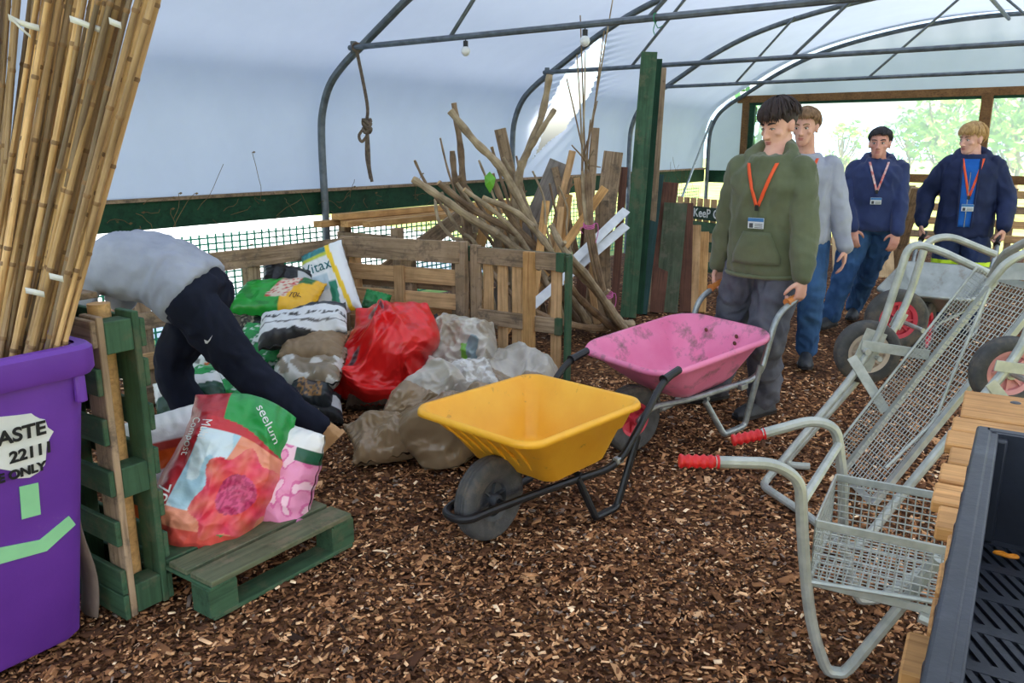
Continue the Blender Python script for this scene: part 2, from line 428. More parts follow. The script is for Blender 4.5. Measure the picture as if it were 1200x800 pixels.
# ------------------------------------------------------------------ outside and end wall
CONC = pmat('pale_concrete', (222,222,216), (200,202,200), 3, .9)
mb = MB(); mb.add([tp(-30,-.6,-.05), tp(5.2,-.6,-.05), tp(9,-14,-.05), tp(-30,-14,-.05)], [(0,1,2,3)])
struct('floor_path', mb, CONC, smooth=False)
NETM = pmat('green_plastic_netting', (72,176,142), (48,146,114), 6, .5)
def netting(s0, s1, z0, z1, cw, ch, tw, th, label, m, org=None, A=AX, b=.0):
    mb = MB(); o = org or tp(0, b, 0)
    nv = int((s1-s0)/cw); nh = int((z1-z0)/ch)
    Mt = Matrix(((A.x, -A.y, 0), (A.y, A.x, 0), (0, 0, 1)))
    for i in range(nv+1): mb.box(o + A*(s0+i*cw) + Vector((0,0,(z0+z1)/2)), (tw, .004, z1-z0), Mt)
    for j in range(nh+1): mb.box(o + A*((s0+s1)/2) + Vector((0,0,z0+j*ch)), (s1-s0, .003, th), Mt)
    ob = mb.build('windbreak_netting', m, smooth=False); return tag(ob, label, 'netting', kind='stuff')
netting(-3.6, 2.75, .05, .83, .072, .047, .016, .013, 'green plastic netting along the side behind the compost bags', NETM)
netting(2.8, 8.2, .05, .84, .075, .05, .012, .010, 'green plastic netting behind the timber pile and keep off sign', NETM)
# wire and dried vine on the rail
VINE = pmat('dried_vine', (120,96,60), (86,70,44), 10, .9)
rs = random.Random(5); mb = MB()
for i in range(95):
    s = rs.uniform(-3.2, 2.4) if i < 60 else rs.uniform(5.2, 8.2); q = tp(s, .03+rs.uniform(0,.04), rs.uniform(.82, 1.1)); pts = [q]
    d = Vector((rs.uniform(-1,1), rs.uniform(-.3,.3), rs.uniform(-.8,.9)))
    for k in range(5):
        d = d + Vector((rs.uniform(-.7,.7), rs.uniform(-.2,.2), rs.uniform(-.7,.7))); q = q + (AX*d.x + CR*d.y*.15 + Vector((0,0,d.z)))*.035; pts.append(q)
    mb.tube(pts, .0022, 4)
    if i % 2:
        e = pts[-1]; mb.add([e, e+AX*.02+Vector((0,0,.008)), e+AX*.034, e+AX*.016-Vector((0,0,.011))], [(0,1,2,3)])
tag(mb.build('dried_vine', VINE), 'thin dried vine tendrils clinging along the green side rail', 'vine', kind='stuff')
# end wall
WOODB = wood('brown_frame_wood', (128,94,60), (92,64,40), .8, .08)
S4 = 8.48
gab = [(b, z) for b, z in resample([p_ for p_ in PROF if p_[1] >= 2.2], 60)]
mb = MB(); n = len(gab); vs = [tp(S4, b, z) for b, z in gab] + [tp(S4+.01*math.sin(i*1.9), b, 2.26) for i, (b, z) in enumerate(gab)]
mb.add(vs, [(i, i+1, n+i+1, n+i) for i in range(n-1)]); struct('wall_gable', mb, COVER)
mb = MB(); mb.add([tp(S4,0,1.08), tp(S4,.62,1.08), tp(S4,.62,2.3), tp(S4,.3,2.2), tp(S4,.04,1.85)], [(0,1,2,3,4)]); struct('wall_far', mb, COVER, smooth=False)
mb = MB(); mb.add([tp(S4,WID,1.08), tp(S4,WID-.62,1.08), tp(S4,WID-.62,2.3), tp(S4,WID-.3,2.2), tp(S4,WID-.04,1.85)], [(4,3,2,1,0)]); struct('wall_far_right', mb, COVER, smooth=False)
M3b = M3
b_ = MB().box(tp(S4-.04, WID/2, 2.22), (.07, WID-1.0, .11), M3b); struct('trim_4', b_, WOODB, smooth=False)
struct('trim_5', MB().box(tp(S4-.04, .64, 1.15), (.09,.1,2.1), M3b), WOODB, smooth=False)
struct('trim_6', MB().box(tp(S4-.04, .75, 1.15), (.05,.09,2.1), M3b), DKGREEN, smooth=False)
struct('trim_7', MB().box(tp(S4-.04, 4.06, 1.15), (.1,.14,2.1), M3b), WOODB, smooth=False)
struct('trim_8', MB().box(tp(S4-.04, WID/2, 2.15), (.05, WID-1.4, .05), M3b), DKGREEN, smooth=False)
struct('trim_9', MB().box(tp(S4-.06, WID/2, 1.03), (.05, WID-1.4, .12), M3b), WOODB, smooth=False)
struct('trim_10', MB().box(tp(S4-.02, .33, .99), (.04, .6, .2), M3b), DKGREEN, smooth=False)
# clear film in the opening
m, nt, p = newmat('clear_film'); nt.nodes.remove(p); out = nt.nodes['Material Output']
t1 = N(nt, 'BsdfTransparent'); t1.inputs[0].default_value = (.93,.97,1,1); t2 = N(nt, 'BsdfTranslucent'); t2.inputs[0].default_value = (.8,.9,1,1)
x = N(nt, 'MixShader'); x.inputs[0].default_value = .28; nt.links.new(t1.outputs[0], x.inputs[1]); nt.links.new(t2.outputs[0], x.inputs[2]); nt.links.new(x.outputs[0], out.inputs[0])
FILM = m
mb = MB(); nn = 60
vs = [tp(S4+.02+.015*math.sin(i*.9), .8+(WID-1.6)*i/nn, z) for z in (1.08, 2.17) for i in range(nn+1)]
mb.add(vs, [(i, i+1, nn+2+i, nn+1+i) for i in range(nn)]); struct('window_1', mb, FILM)
# round smiley sticker on the corner panel
st = thing('round_sticker', 'small round yellow sticker on the white corner panel', 'sticker', tp(S4-.05, .3, 1.5))
YEL = pmat('sticker_yellow', (206,204,84), None, 8, .6)
c0 = at(863,172,13.45); c0 = tp(S4-.012, (c0-B0).dot(CR), c0.z)
st.location = c0
mb = MB(); mb.add([c0 + (CR*math.cos(a)+Vector((0,0,1))*math.sin(a))*.055 - AX*z for z in (0,.006) for a in np.linspace(0, 2*PI, 21)[:-1]], [tuple(range(20,40))] + [(i,(i+1)%20,20+(i+1)%20,20+i) for i in range(20)])
mb.build('disc', YEL, st, smooth=False)
mb = MB()
for e in (-1, 1): mb.ell(c0 + CR*.018*e + Vector((0,0,.014)) - AX*.007, (.006,.004,.009))
mb.tube([c0 + (CR*math.cos(a)+Vector((0,0,1))*math.sin(a))*.03 - AX*.007 for a in np.linspace(PI*1.15, PI*1.85, 9)], .003, 5)
mb.tube([c0 + (CR*math.cos(a)+Vector((0,0,1))*math.sin(a))*.05 - AX*.007 for a in np.linspace(0, 2*PI, 25)[:-1]], .004, 5, closed=True)
mb.build('printed_face', BLACKM, st)
# hill and trees
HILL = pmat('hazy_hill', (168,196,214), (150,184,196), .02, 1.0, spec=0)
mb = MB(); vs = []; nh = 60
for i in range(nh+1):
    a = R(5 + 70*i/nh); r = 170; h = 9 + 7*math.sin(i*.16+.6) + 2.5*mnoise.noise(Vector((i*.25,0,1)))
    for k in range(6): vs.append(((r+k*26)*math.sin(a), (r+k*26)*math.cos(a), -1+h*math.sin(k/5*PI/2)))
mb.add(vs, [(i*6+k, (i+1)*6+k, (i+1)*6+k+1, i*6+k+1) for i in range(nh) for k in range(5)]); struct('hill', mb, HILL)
LEAF = pmat('bright_leaves', (150,186,84), (96,146,60), 3, .7, spec=.2)
LEAF2 = pmat('dark_leaves', (96,140,84), (64,110,64), 3, .7, spec=.2)
BARK = pmat('tree_bark', (120,104,84), (88,74,60), 8, .9, 0, .4, 30)
def tree(base, h, r, nleaf, lm, label, seed, leaf=.13):
    rs = random.Random(seed); t = thing('garden_tree', label, 'tree', base, 0, 'trees outside the far opening'); base = Vector(base)
    mb = MB(); mb.tube(catmull([base, base+Vector((.1,0,h*.3)), base+Vector((-.05,.1,h*.6)), base+Vector((.05,0,h*.9))], 4), [.09*h/4*(1-i/16) for i in range(13)], 8)
    cents = []
    for k in range(14):
        a = rs.uniform(0, 2*PI); zz = h*rs.uniform(.35, .95); rr = r*rs.uniform(.3, 1)*(1.15-abs(zz/h-.6))
        e = base + Vector((math.cos(a)*rr, math.sin(a)*rr, zz)); cents.append(e)
        mb.tube(catmull([base+Vector((0,0,zz*.55)), base+(e-base)*.5+Vector((0,0,zz*.2)), e], 3), [.03]*5+[.02, .01], 5)
    mb.build('trunk', BARK, t)
    mb = MB()
    for k in range(nleaf):
        c = rs.choice(cents); q = c + Vector((rs.gauss(0,1), rs.gauss(0,1), rs.gauss(0,.8)))*r*.27
        u = Vector((rs.gauss(0,1), rs.gauss(0,1), rs.gauss(0,.6))).normalized(); w = u.orthogonal().normalized(); w = (w*math.cos(k)+u.cross(w)*math.sin(k))
        L = leaf*rs.uniform(.6, 1.3)
        mb.add([q-u*L, q+w*L*.45, q+u*L, q-w*L*.45], [(0,1,2,3)])
    mb.build('foliage', lm, t, smooth=False)
for (u, y, h, r, n, lm, lb, sd_) in [(1096,24,3.4,1.2,1000,LEAF,'light leafy tree outside, between the navy and blond heads',1),(1188,20,3.4,1.4,1500,LEAF,'leafy tree outside at the right edge, behind the blond head',2),(1062,34,2.9,.9,350,LEAF2,'thin distant tree outside, right of the navy boy',3),
    (1160,38,4.6,1.6,900,LEAF2,'tall pale tree outside, farthest behind the blond boy',4),(985,30,2.4,.6,220,LEAF,'small sparse tree outside, beside the grey sweatshirt',5),(890,19,2.8,.6,500,LEAF2,'narrow leafy shrub outside, at the left edge of the opening',6)]:
    g = at(u, 200, y); tree((g.x, g.y, -.06), h, r, n, lm, lb, sd_)

# ------------------------------------------------------------------ pallets
UP = Vector((0,0,1))
def pallet_wall(name, label, p0, p1, parts, group='pallets fencing the bays', cat='pallet'):
    """parts: (part name, x0, z0, x1, z1, offset to the front, thickness, material), in metres from p0 along p0->p1"""
    p0, p1 = Vector(p0), Vector(p1); d = (p1-p0).normalized(); nf = d.cross(UP)
    t = thing(name, label, cat, p0, 0, group)
    for (nm, x0, z0, x1, z1, off, th, m) in parts:
        w, h = x1-x0, z1-z0; c = p0 + d*(x0+x1)/2 + UP*(z0+z1)/2 + nf*off
        if w >= h: plank(nm, c-d*w/2, c+d*w/2, h, th, m, t, nf)
        else: plank(nm, c-UP*h/2, c+UP*h/2, w, th, m, t, nf)
    return t
def hb(z0, z1, L, off, m, th=.02, x0=0): return ('board', x0, z0, x0+L, z1, off, th, m)
# back pallets along the side wall
pA0, pA1 = gp(150, 305, .87), gp(402, 277, .87); pA0.z = pA1.z = 0; LA = (pA1-pA0).length
sg = []
for k, x in enumerate((.02, LA*.33, LA*.5, LA*.62, LA*.97)): sg.append(('stringer', x, 0, x+.09, .8, -.05, .075, GREYW))
pallet_wall('pallet_fence', 'long weathered pallet fence along the wall behind the compost bags', pA0, pA1,
    [hb(.74,.86,LA,0,GREYW), hb(.46,.56,LA*.96,0,GREYW), hb(.22,.32,LA*.96,0,PALE), hb(.02,.12,LA*.96,0,GREYW)] + sg)
pB0, pB1 = gp(402, 277, .86), gp(541, 284, .86); pB0.z = pB1.z = 0; LB = (pB1-pB0).length
pallet_wall('pallet', 'pallet with pale horizontal boards behind the red sack', pB0, pB1,
    [hb(.72,.87,LB,.03,GREYW,.025), hb(.56,.67,LB,0,PALE), hb(.39,.5,LB,0,PALE), hb(.2,.29,LB,0,PALE), hb(.04,.13,LB,0,PALE), ('stringer',.03,0,.09,.84,-.05,.08,PALE),
     ('stringer',.43,.1,.51,.68,.02,.025,PALE), ('stringer',.46,0,.55,.84,-.05,.08,GREYW), ('stringer',LB-.09,0,LB-.02,.84,-.05,.08,GREYW), hb(.5,.6,LB,-.1,GREYW), hb(.28,.38,LB,-.1,PALE), hb(.7,.8,LB,-.1,GREYW)])
pC0, pC1 = gp(541, 287, .84), gp(664, 297, .84); pC0.z = pC1.z = 0; LC = (pC1-pC0).length
parts = [('post', -.02, 0, .06, .87, .03, .05, GREYW), ('slat', .075, 0, .16, .85, .0, .022, GREYW)]
for k, x in enumerate((.19, .31, .43, .555, .74)):
    parts.append(('slat', x*LC/.85, 0, x*LC/.85+.075, .8 if k != 3 else .84, .0 if k != 3 else .045, .02 if k != 3 else .045, PALE if k != 3 else RAWW))
parts += [('rail', .15, .73, LC, .84, .022, .03, GREYW), ('rail', .15, .32, LC-.02, .42, .022, .03, GREYW), ('rail', .0, .73, LC, .83, -.05, .05, GREENW), ('end_block', LC-.055, .725, LC, .845, .024, .036, GREENW), ('end_block', LC-.06, .315, LC-.015, .425, .024, .036, GREENW), ('side_post', LC-.01, 0, LC+.01, .82, -.03, .07, GREENW)]
pallet_wall('slatted_gate', 'upright pallet gate with pale vertical slats behind the yellow wheelbarrow', pC0, pC1, parts)
# a pallet behind carries the long timbers
q0, q1 = tp(-.05,.25,0), tp(-.05,.95,0)
pallet_wall('pallet', 'grey pallet standing behind, under the long sawn timbers', q0, q1, [hb(.62,.78,.7,0,GREYW), hb(.3,.42,.7,0,GREYW), ('stringer',.0,0,.08,.84,-.05,.08,GREYW), ('stringer',.62,0,.7,.84,-.05,.08,GREYW)])
q0, q1 = tp(1.7,.25,0), tp(1.7,.95,0)
pallet_wall('pallet', 'grey pallet hidden behind the cut branches', q0, q1, [hb(.62,.78,.7,0,GREYW), ('stringer',.0,0,.08,.84,-.05,.08,GREYW), ('stringer',.62,0,.7,.84,-.05,.08,GREYW)])
for k, (b, z, s0, s1, lb) in enumerate([(.34,.865,-.35,2.2,'lowest of the long sawn timbers laid behind the pallets'),(.5,.865,-.2,2.3,'long sawn timber in the middle of the stack behind the pallets'),(.42,.92,-.22,2.1,'topmost of the long sawn timbers laid behind the pallets'),(.66,.865,-.1,2.0,'front one of the long sawn timbers, resting beside the branches')]):
    o = plank('sawn_timber', tp(s0,b,z), tp(s1,b+.05,z), .1, .05, RAWW); tag(o, lb, 'timber', 'long timbers behind the pallets')
q = plank('grey_board', tp(-.28,.86,.42), tp(.9,.9,.9), .16, .022, GREYW, None, -CR+UP*.1); tag(q, 'wide grey board leaning behind the middle pallet', 'board')

# tall green posts, brown planks
def lean(name, base_uv, top_uv, yb, yt, wpx, t, m, label, cat, group=None, zb=0.0, nrm=None):
    b = gp(*base_uv) if yb is None else at(base_uv[0], base_uv[1], yb)
    if zb is not None: b.z = max(b.z, zb)
    e = at(top_uv[0], top_uv[1], yt if yt else b.y + .2); w = wpx/FPX*(e.y*.98)
    o = plank(name, b, e, w, t, m, None, nrm or (-(b.x)*.15, -1, 0)); return tag(o, label, cat, group)
GP = 'tall posts and planks stood on end'
lean('green_post', (736,372), (761,62), None, 7.6, 18, .07, GREENW, 'tall green timber post, the nearest and highest of the upright posts', 'post', GP)
lean('green_post', (748,368), (771,70), None, 7.75, 10, .06, DKGREEN, 'dark green timber post close behind the tallest green post', 'post', GP)
lean('batten', (757,366), (777,80), None, 7.9, 8, .04, GREYW, 'thin brown batten stood right behind the green posts', 'batten', GP)
TEAL = wood('teal_painted_wood', (44,74,72), (30,54,54), .7, .08)
lean('teal_post', (752,368), (772,205), None, 7.7, 12, .05, TEAL, 'short dark teal post beside the tall green posts', 'post', GP)
lean('brown_plank', (762,366), (780,214), None, 7.75, 30, .05, BROWNW, 'dark reddish brown plank leaning right of the green posts', 'plank', GP)
OLDG = wood('faded_green_board', (94,104,84), (70,82,64), .85, .1, 1, 14, .3, stain=(112,108,92))
lean('faded_board', (780,366), (792,238), None, 7.6, 27, .03, OLDG, 'faded green board leaning right of the dark brown plank', 'plank', GP)
lean('brown_batten', (803,366), (806,238), None, 7.6, 13, .04, BROWNW, 'narrow brown board beside the faded green board', 'plank', GP)
lean('pale_batten', (812,366), (816,264), None, 7.65, 11, .03, PALE, 'pale narrow board right of the narrow brown board', 'plank', GP)
lean('pale_batten', (822,366), (826,272), None, 7.75, 10, .03, RAWW, 'pale short board left of the green hoodie, rightmost of the row', 'plank', GP)
# keep-off pallet
k0, k1 = tp(3.9, 1.55, 0), tp(3.1, 3.1, 0); dk = (k1-k0).normalized(); LK = (k1-k0).length; nk = dk.cross(UP)
parts = [('picket', .04+i*.115, .12, .04+i*.115+.085, .93, -.03, .02, PALE) for i in range(int(LK/.115))]
parts += [hb(z, z+.11, LK, .0, GREENW) for z in (.14, .36, .57)] + [('stringer', x, 0, x+.08, .86, .03-.09, .07, PALE) for x in (0, LK/2, LK-.08)]
KP = pallet_wall('picket_pallet', 'pallet of pale pickets and green boards carrying the keep off sign', k0, k1, parts)
sg0 = k0 + UP*.8 + nk*.03
SG = thing('keep_off_sign', 'dark green board with white hand painted keep off lettering', 'sign', k0 + dk*.5 + UP*.72 + nk*.02)
SIGNG = wood('sign_green', (34,62,48), (26,50,38), .7, .03)
plank('board', k0+dk*.08+UP*.775+nk*.022, k0+dk*1.1+UP*.775+nk*.022, .14, .018, SIGNG, SG, nk)
def text_mesh(s, size, extrude=.001, offset=0, spacing=1.0):
    cu = bpy.data.curves.new('txt', 'FONT'); cu.body = s; cu.size = size; cu.extrude = extrude; cu.offset = offset; cu.space_character = spacing
    cu.align_x = 'CENTER'; cu.align_y = 'CENTER'; o = bpy.data.objects.new('txt', cu); COL.objects.link(o)
    bpy.context.view_layer.update(); me = bpy.data.meshes.new_from_object(o.evaluated_get(bpy.context.evaluated_depsgraph_get()))
    bpy.data.objects.remove(o); bpy.data.curves.remove(cu); return me
def text_on(s, size, c, xdir, nrm, m, parent, name='lettering', offset=0, spacing=1.0):
    me = text_mesh(s, size, .0012, offset, spacing); x = Vector(xdir).normalized(); z = Vector(nrm).normalized(); y = z.cross(x)
    M = Matrix(((x.x,y.x,z.x,c[0]),(x.y,y.y,z.y,c[1]),(x.z,y.z,z.z,c[2]),(0,0,0,1)))
    me.materials.clear(); me.materials.append(m)
    return mk(name, me, None, parent, parent.matrix_basis.inverted() @ M)
text_on('KeeP OFF', .13, k0+dk*.68+UP*.775+nk*.034, dk, nk, WHITE_T, SG, offset=.002, spacing=1.05)

# far fences at the end wall
for k, (b0, b1, lb) in enumerate([(.9,2.0,'far pallet under the opening, behind the near boy'),(2.05,3.2,'far pallet under the opening, behind the navy hooded boy'),(3.3,4.5,'far pallet of pale boards directly behind the blond boy'),(4.55,5.8,'far pallet of pale boards right of the blond boy')]):
    p0, p1 = tp(8.0-.1*k, b0, 0), tp(8.0-.1*k, b1, 0); L = b1-b0
    pallet_wall('pallet', lb, p0, p1, [hb(z, z+.1, L, 0, PALE if (j+k) % 3 else GREYW) for j, z in enumerate((.05,.24,.43,.62,.82))] + [('stringer', x, 0, x+.08, .95, -.06, .08, GREYW) for x in (0, L/2, L-.08)])
p0, p1 = gp(985, 322), gp(1040, 324); 
o = plank('plywood_sheet', (p0+p1)/2 + UP*.01, (p0+p1)/2 + Vector((.1,.5,.75)), .75, .012, wood('plywood', (198,170,132), (176,146,108), .8, .04, 2, 8, .1), None, (0,-1,0)); tag(o, 'pale plywood sheet leaning behind the navy boy', 'board')
lp0 = gp(1040, 318); lp1 = gp(1085, 322)
o = plank('grey_plank', gp(1046,316), at(1076,220,9.3), .14, .03, GREYW, None, (-.3,-1,0)); tag(o, 'weathered plank leaning right of the navy boy', 'plank')
# right hand slatted fence seen past the blond boy
f0, f1 = tp(5.9, 4.9, 0), tp(4.2, 6.2, 0); L = (f1-f0).length
pallet_wall('pallet', 'tall pale slatted pallet at the right edge, behind the blond boy', f0, f1,
   [hb(z, z+.11, L, 0, PALE) for z in (.08,.26,.44,.62)] + [('slat', x, .62, x+.09, 1.16, .03, .02, PALE) for x in np.arange(.05, L-.1, .2)] + [('stringer', x, 0, x+.08, 1.2, -.06, .08, PALE) for x in (0, L/2, L-.08)])
# ------------------------------------------------------------------ branches, offcuts and twigs behind the gate
BR1 = pmat('hazel_bark', (184,164,134), (128,110,86), 9, .85, 0, .5, 45, jit=.12)
BR2 = pmat('brown_bark', (156,130,102), (108,86,66), 9, .85, 0, .5, 45, jit=.1)
CUT = pmat('cut_wood_end', (206,172,124), (186,150,104), 20, .8)
def branch(pts, wpx, label, m=BR1, group='cut branches piled behind the slatted gate', stubs=1, name='cut_branch'):
    P = [at(u, v, y) for u, v, y in pts]; lo = P[-1]
    if lo.z > .06:                                  # carry the butt on to the ground
        d = (P[-1]-P[-2]).normalized(); tgt = P[-1] + Vector((d.x*.25, abs(d.y)*.25+.05, 0)); tgt.z = .03; P.append(tgt)
    c = catmull(P, 6); r0 = wpx/2/FPX*P[0].y; n = len(c); rs = random.Random(label)
    t = thing(name, label, 'branch', c[-1], 0, group)
    rr = [r0*(.74+.36*i/n)*(1+.13*math.sin(i*1.7+r0*900)) for i in range(n)]
    MB().tube(c, rr, 9).build('limb', m, t)
    d = (c[0]-c[1]).normalized(); MB().tube([c[0], c[0]+d*.003], rr[0]*.93, 9).build('cut_end', CUT, t)
    for k in range(stubs):
        i = rs.randrange(3, max(4, n-6)); q = c[i]; e = q + Vector((rs.uniform(-1,1), rs.uniform(-1,.2), rs.uniform(.2,1))).normalized()*r0*2.6
        MB().tube([q, e], [r0*.6, r0*.45], 6).build('side_stub', m, t)
    return t
branch([(528,130,6.3),(556,165,6.3),(588,198,6.35),(618,252,6.4),(642,292,6.45),(660,345,6.5)], 11, 'long thick branch slanting from upper left down to the gate', stubs=2)
branch([(532,121,6.7),(540,176,6.7),(543,232,6.7),(546,300,6.7)], 9, 'straight upright branch, tallest on the left of the pile', BR2, stubs=3)
branch([(644,88,6.6),(634,138,6.6),(612,192,6.6),(606,218,6.6),(602,290,6.6)], 10, 'tall thick branch with a crooked tip, highest in the pile', stubs=2)
branch([(650,128,6.5),(632,156,6.52),(618,180,6.56),(610,204,6.6),(604,290,6.65)], 8, 'curving branch lying against the highest crooked branch', stubs=0)
branch([(530,177,6.9),(534,212,6.9),(545,234,6.9),(552,300,6.9)], 9, 'short upright branch just left of the tallest straight one', BR2)
branch([(484,210,6.0),(512,228,6.05),(552,256,6.15),(596,284,6.3),(640,330,6.4)], 11, 'branch reaching farthest left with a knobbly cut end', stubs=2)
branch([(514,214,6.1),(552,244,6.2),(596,268,6.3),(630,292,6.4),(668,350,6.5)], 10, 'thick branch just right of the knobbly ended one', BR2)
branch([(544,222,6.0),(584,252,6.1),(614,286,6.2),(650,350,6.3)], 7, 'thin branch low in the middle of the pile')
branch([(576,204,6.3),(590,240,6.3),(606,266,6.35),(634,300,6.4),(668,362,6.5)], 9, 'curved branch with the green leaf at its tip', BR2)
branch([(566,232,6.2),(600,246,6.25),(626,268,6.3),(648,300,6.35),(680,362,6.4)], 9, 'pale branch lying flattest across the middle of the pile')
branch([(486,188,6.4),(500,216,6.4),(530,258,6.4),(546,284,6.4)], 4, 'thin twig sticking up at the far left of the pile', BR2, stubs=0)
branch([(516,162,6.6),(524,196,6.6),(536,236,6.6),(548,290,6.6)], 3, 'thinnest dark twig left of the tallest straight branch', BR2, stubs=0)
branch([(646,264,5.75),(662,294,5.7),(690,326,5.9),(722,374,6.3)], 10, 'short branch with orange cut end above the gate corner')
branch([(668,312,5.8),(690,332,6.0),(712,356,6.3),(728,378,6.5)], 11, 'thick pale branch curving to the floor right of the gate')
branch([(664,330,5.9),(680,350,6.1),(704,372,6.4),(724,388,6.6)], 10, 'lowest thick branch on the floor right of the gate', BR2)
branch([(560,300,6.2),(600,345,6.1),(640,372,6.1),(690,384,6.4)], 9, 'branch seen between the gate slats near the floor', BR2)
LEAFG = pmat('fresh_leaf', (110,180,50), (80,150,40), 10, .5)
c = at(574,212,6.25); lf = MB(); lf.v = [tuple(c+Vector(v)) for v in ((0,0,.07),(.045,-.01,.02),(.03,-.02,-.04),(0,-.01,-.09),(-.035,-.02,-.03),(-.04,-.01,.03),(0,-.03,0))]
lf.f = [(0,1,6),(1,2,6),(2,3,6),(3,4,6),(4,5,6),(5,0,6)]; o = lf.build('green_leaf', LEAFG, smooth=False, solid=.002); tag(o, 'single fresh green leaf among the cut branches', 'leaf')
# thin bent saplings at left of pile
for k, (pts, lb) in enumerate([([(518,226,6.5),(526,250,6.4),(540,272,6.4),(560,292,6.4)],'bent sapling stem nearest the long sawn timbers'), ([(510,234,6.6),(514,258,6.5),(530,278,6.5),(552,292,6.5)],'bent sapling stem curling down beside the long timbers')]):
    branch(pts, 5, lb, BR1, stubs=0)
# twig bundle with pink string
TB = thing('twig_bundle', 'tall bundle of thin twigs tied with pink string', 'twig bundle', gp(722, 384)); rs = random.Random(11)
tops = [(718,0,6.4),(708,36,6.4),(680,18,6.5),(676,64,6.4),(664,92,6.4),(700,118,6.3),(686,60,6.45),(692,140,6.4),(670,170,6.3),(696,175,6.3),(688,165,6.35),(704,196,6.4)]
for k, (u, v, y) in enumerate(tops):
    a = rs.uniform(-5, 5); pts = [at(u, v, y)]
    if v < 150: pts.append(at((u+686)/2+a*.3, (v+190)/2, y))
    pts += [at(686+a, 200, 6.4), at(690+a, 262, 6.35), at(700+a*.9, 320, 6.4+rs.uniform(-.04,.04)), at(716+a, 372, 6.5)]
    e = gp(728+a*2, 386); e.z = .02; pts.append(e)
    c = catmull(pts, 5); MB().tube(c, [.005+.009*i/len(c) for i in range(len(c))], 6).build('twig', BR2 if k % 3 else BR1, TB)
PINK = pmat('pink_string', (232,120,186), (210,96,166), 10, .6)
for (u, v, y, r) in ((690,264,6.35,.042),(711,345,6.45,.05)):
    c = at(u, v, y); mb = MB()
    for q in range(3): mb.tube([c + Vector((math.cos(a)*r, math.sin(a)*r, (q-1)*.012+.012*math.sin(a))) for a in np.linspace(0, 2*PI, 15)[:-1]], .004, 5, closed=True)
    mb.tube(catmull([c+Vector((.02,-r,0)), c+Vector((.06,-r,.02)), c+Vector((.07,-r,-.05)), c+Vector((.05,-r,-.13))], 4), .003, 5)
    mb.tube(catmull([c+Vector((-.02,-r,0)), c+Vector((-.07,-r,-.02)), c+Vector((-.05,-r,-.06))], 4), .003, 5)
    mb.build('string_tie', PINK, TB)
# offcuts leaning among the branches
GO = 'timber offcuts leaning among the branches'
def offcut(p0, p1, wpx, m, label, t=.025, name='timber_offcut', cat='plank'):
    b, e = at(*p0), at(*p1); d = (b-e).normalized()
    if b.z > .05: b = b + d*((b.z-.03)/max(.25, -d.z))
    o = plank(name, b, e, wpx/FPX*p1[2], t, m, None, (-.1,-1,.1)); return tag(o, label, cat, GO)
offcut((606,240,7.0),(586,151,7.0),13, GREYW, 'brown square offcut pointing up left of the highest branch', .06)
offcut((616,285,6.9),(656,190,7.1),24, wood('silver_board', (150,142,136), (116,108,102), .85, .05), 'wide silver grey board leaning behind the highest branch')
offcut((645,290,6.7),(671,177,7.0),8, PALE, 'slim pale lath leaning right of the silver board')
offcut((700,320,7.0),(719,178,7.3),22, GREYW, 'wide brown board standing left of the tall green posts', .03)
offcut((722,330,7.1),(731,196,7.4),9, BROWNW, 'narrow dark board between the wide brown board and green posts', .03)
offcut((690,260,6.8),(698,150,6.9),9, GREYW, 'brown stick with dark top behind the twig bundle', .04)
offcut((658,296,6.5),(667,228,6.6),8, RAWW, 'short pale batten left of the twig bundle', .03)
offcut((652,300,6.45),(658,242,6.5),7, PALE, 'shorter pale batten next to the silver board', .03)
offcut((670,276,6.5),(709,220,6.6),10, RAWW, 'pale stick slanting up behind the twig bundle', .03)
offcut((608,290,6.8),(602,206,7.0),11, RAWW, 'orange pale batten behind the curved branch', .03)
offcut((585,300,6.7),(612,228,6.8),10, PALE, 'pale batten slanting up in the middle of the pile', .03)
offcut((560,300,6.9),(574,238,7.0),12, RAWW, 'light short plank left in the pile by the saplings', .025)
offcut((632,300,6.3),(640,236,6.5),9, RAWW, 'light batten end just above the gate', .04)
offcut((682,330,6.7),(690,240,6.9),12, BROWNW, 'dark stained offcut low behind the twig bundle', .03)
offcut((708,340,6.9),(705,235,7.0),16, GREYW, 'grey board low between twigs and green posts', .03)
offcut((590,330,6.5),(580,262,6.6),9, GREYW, 'grey batten low behind the gate top', .03)
offcut((676,300,6.9),(650,196,7.05),8, GREYW, 'grey lath crossing behind the silver board', .03)
offcut((690,310,6.8),(676,208,6.95),8, PALE, 'pale lath standing left behind the twig bundle', .03)
WPL = pmat('white_plastic_strip', (232,234,236), (205,208,212), 8, .45)
o = plank('plastic_strip', at(672,306,6.35), at(734,246,6.9), .075, .012, WPL, None, (-.2,-1,.4)); tag(o, 'upper white plastic strip slanting behind the twig bundle', 'plastic strip', 'white plastic strips')
b = at(612,368,5.9); b.z = max(.03, b.z); o = plank('plastic_strip', b, at(734,264,6.85), .075, .012, WPL, None, (-.2,-1,.4)); tag(o, 'lower white plastic strip running down behind the gate', 'plastic strip', 'white plastic strips')

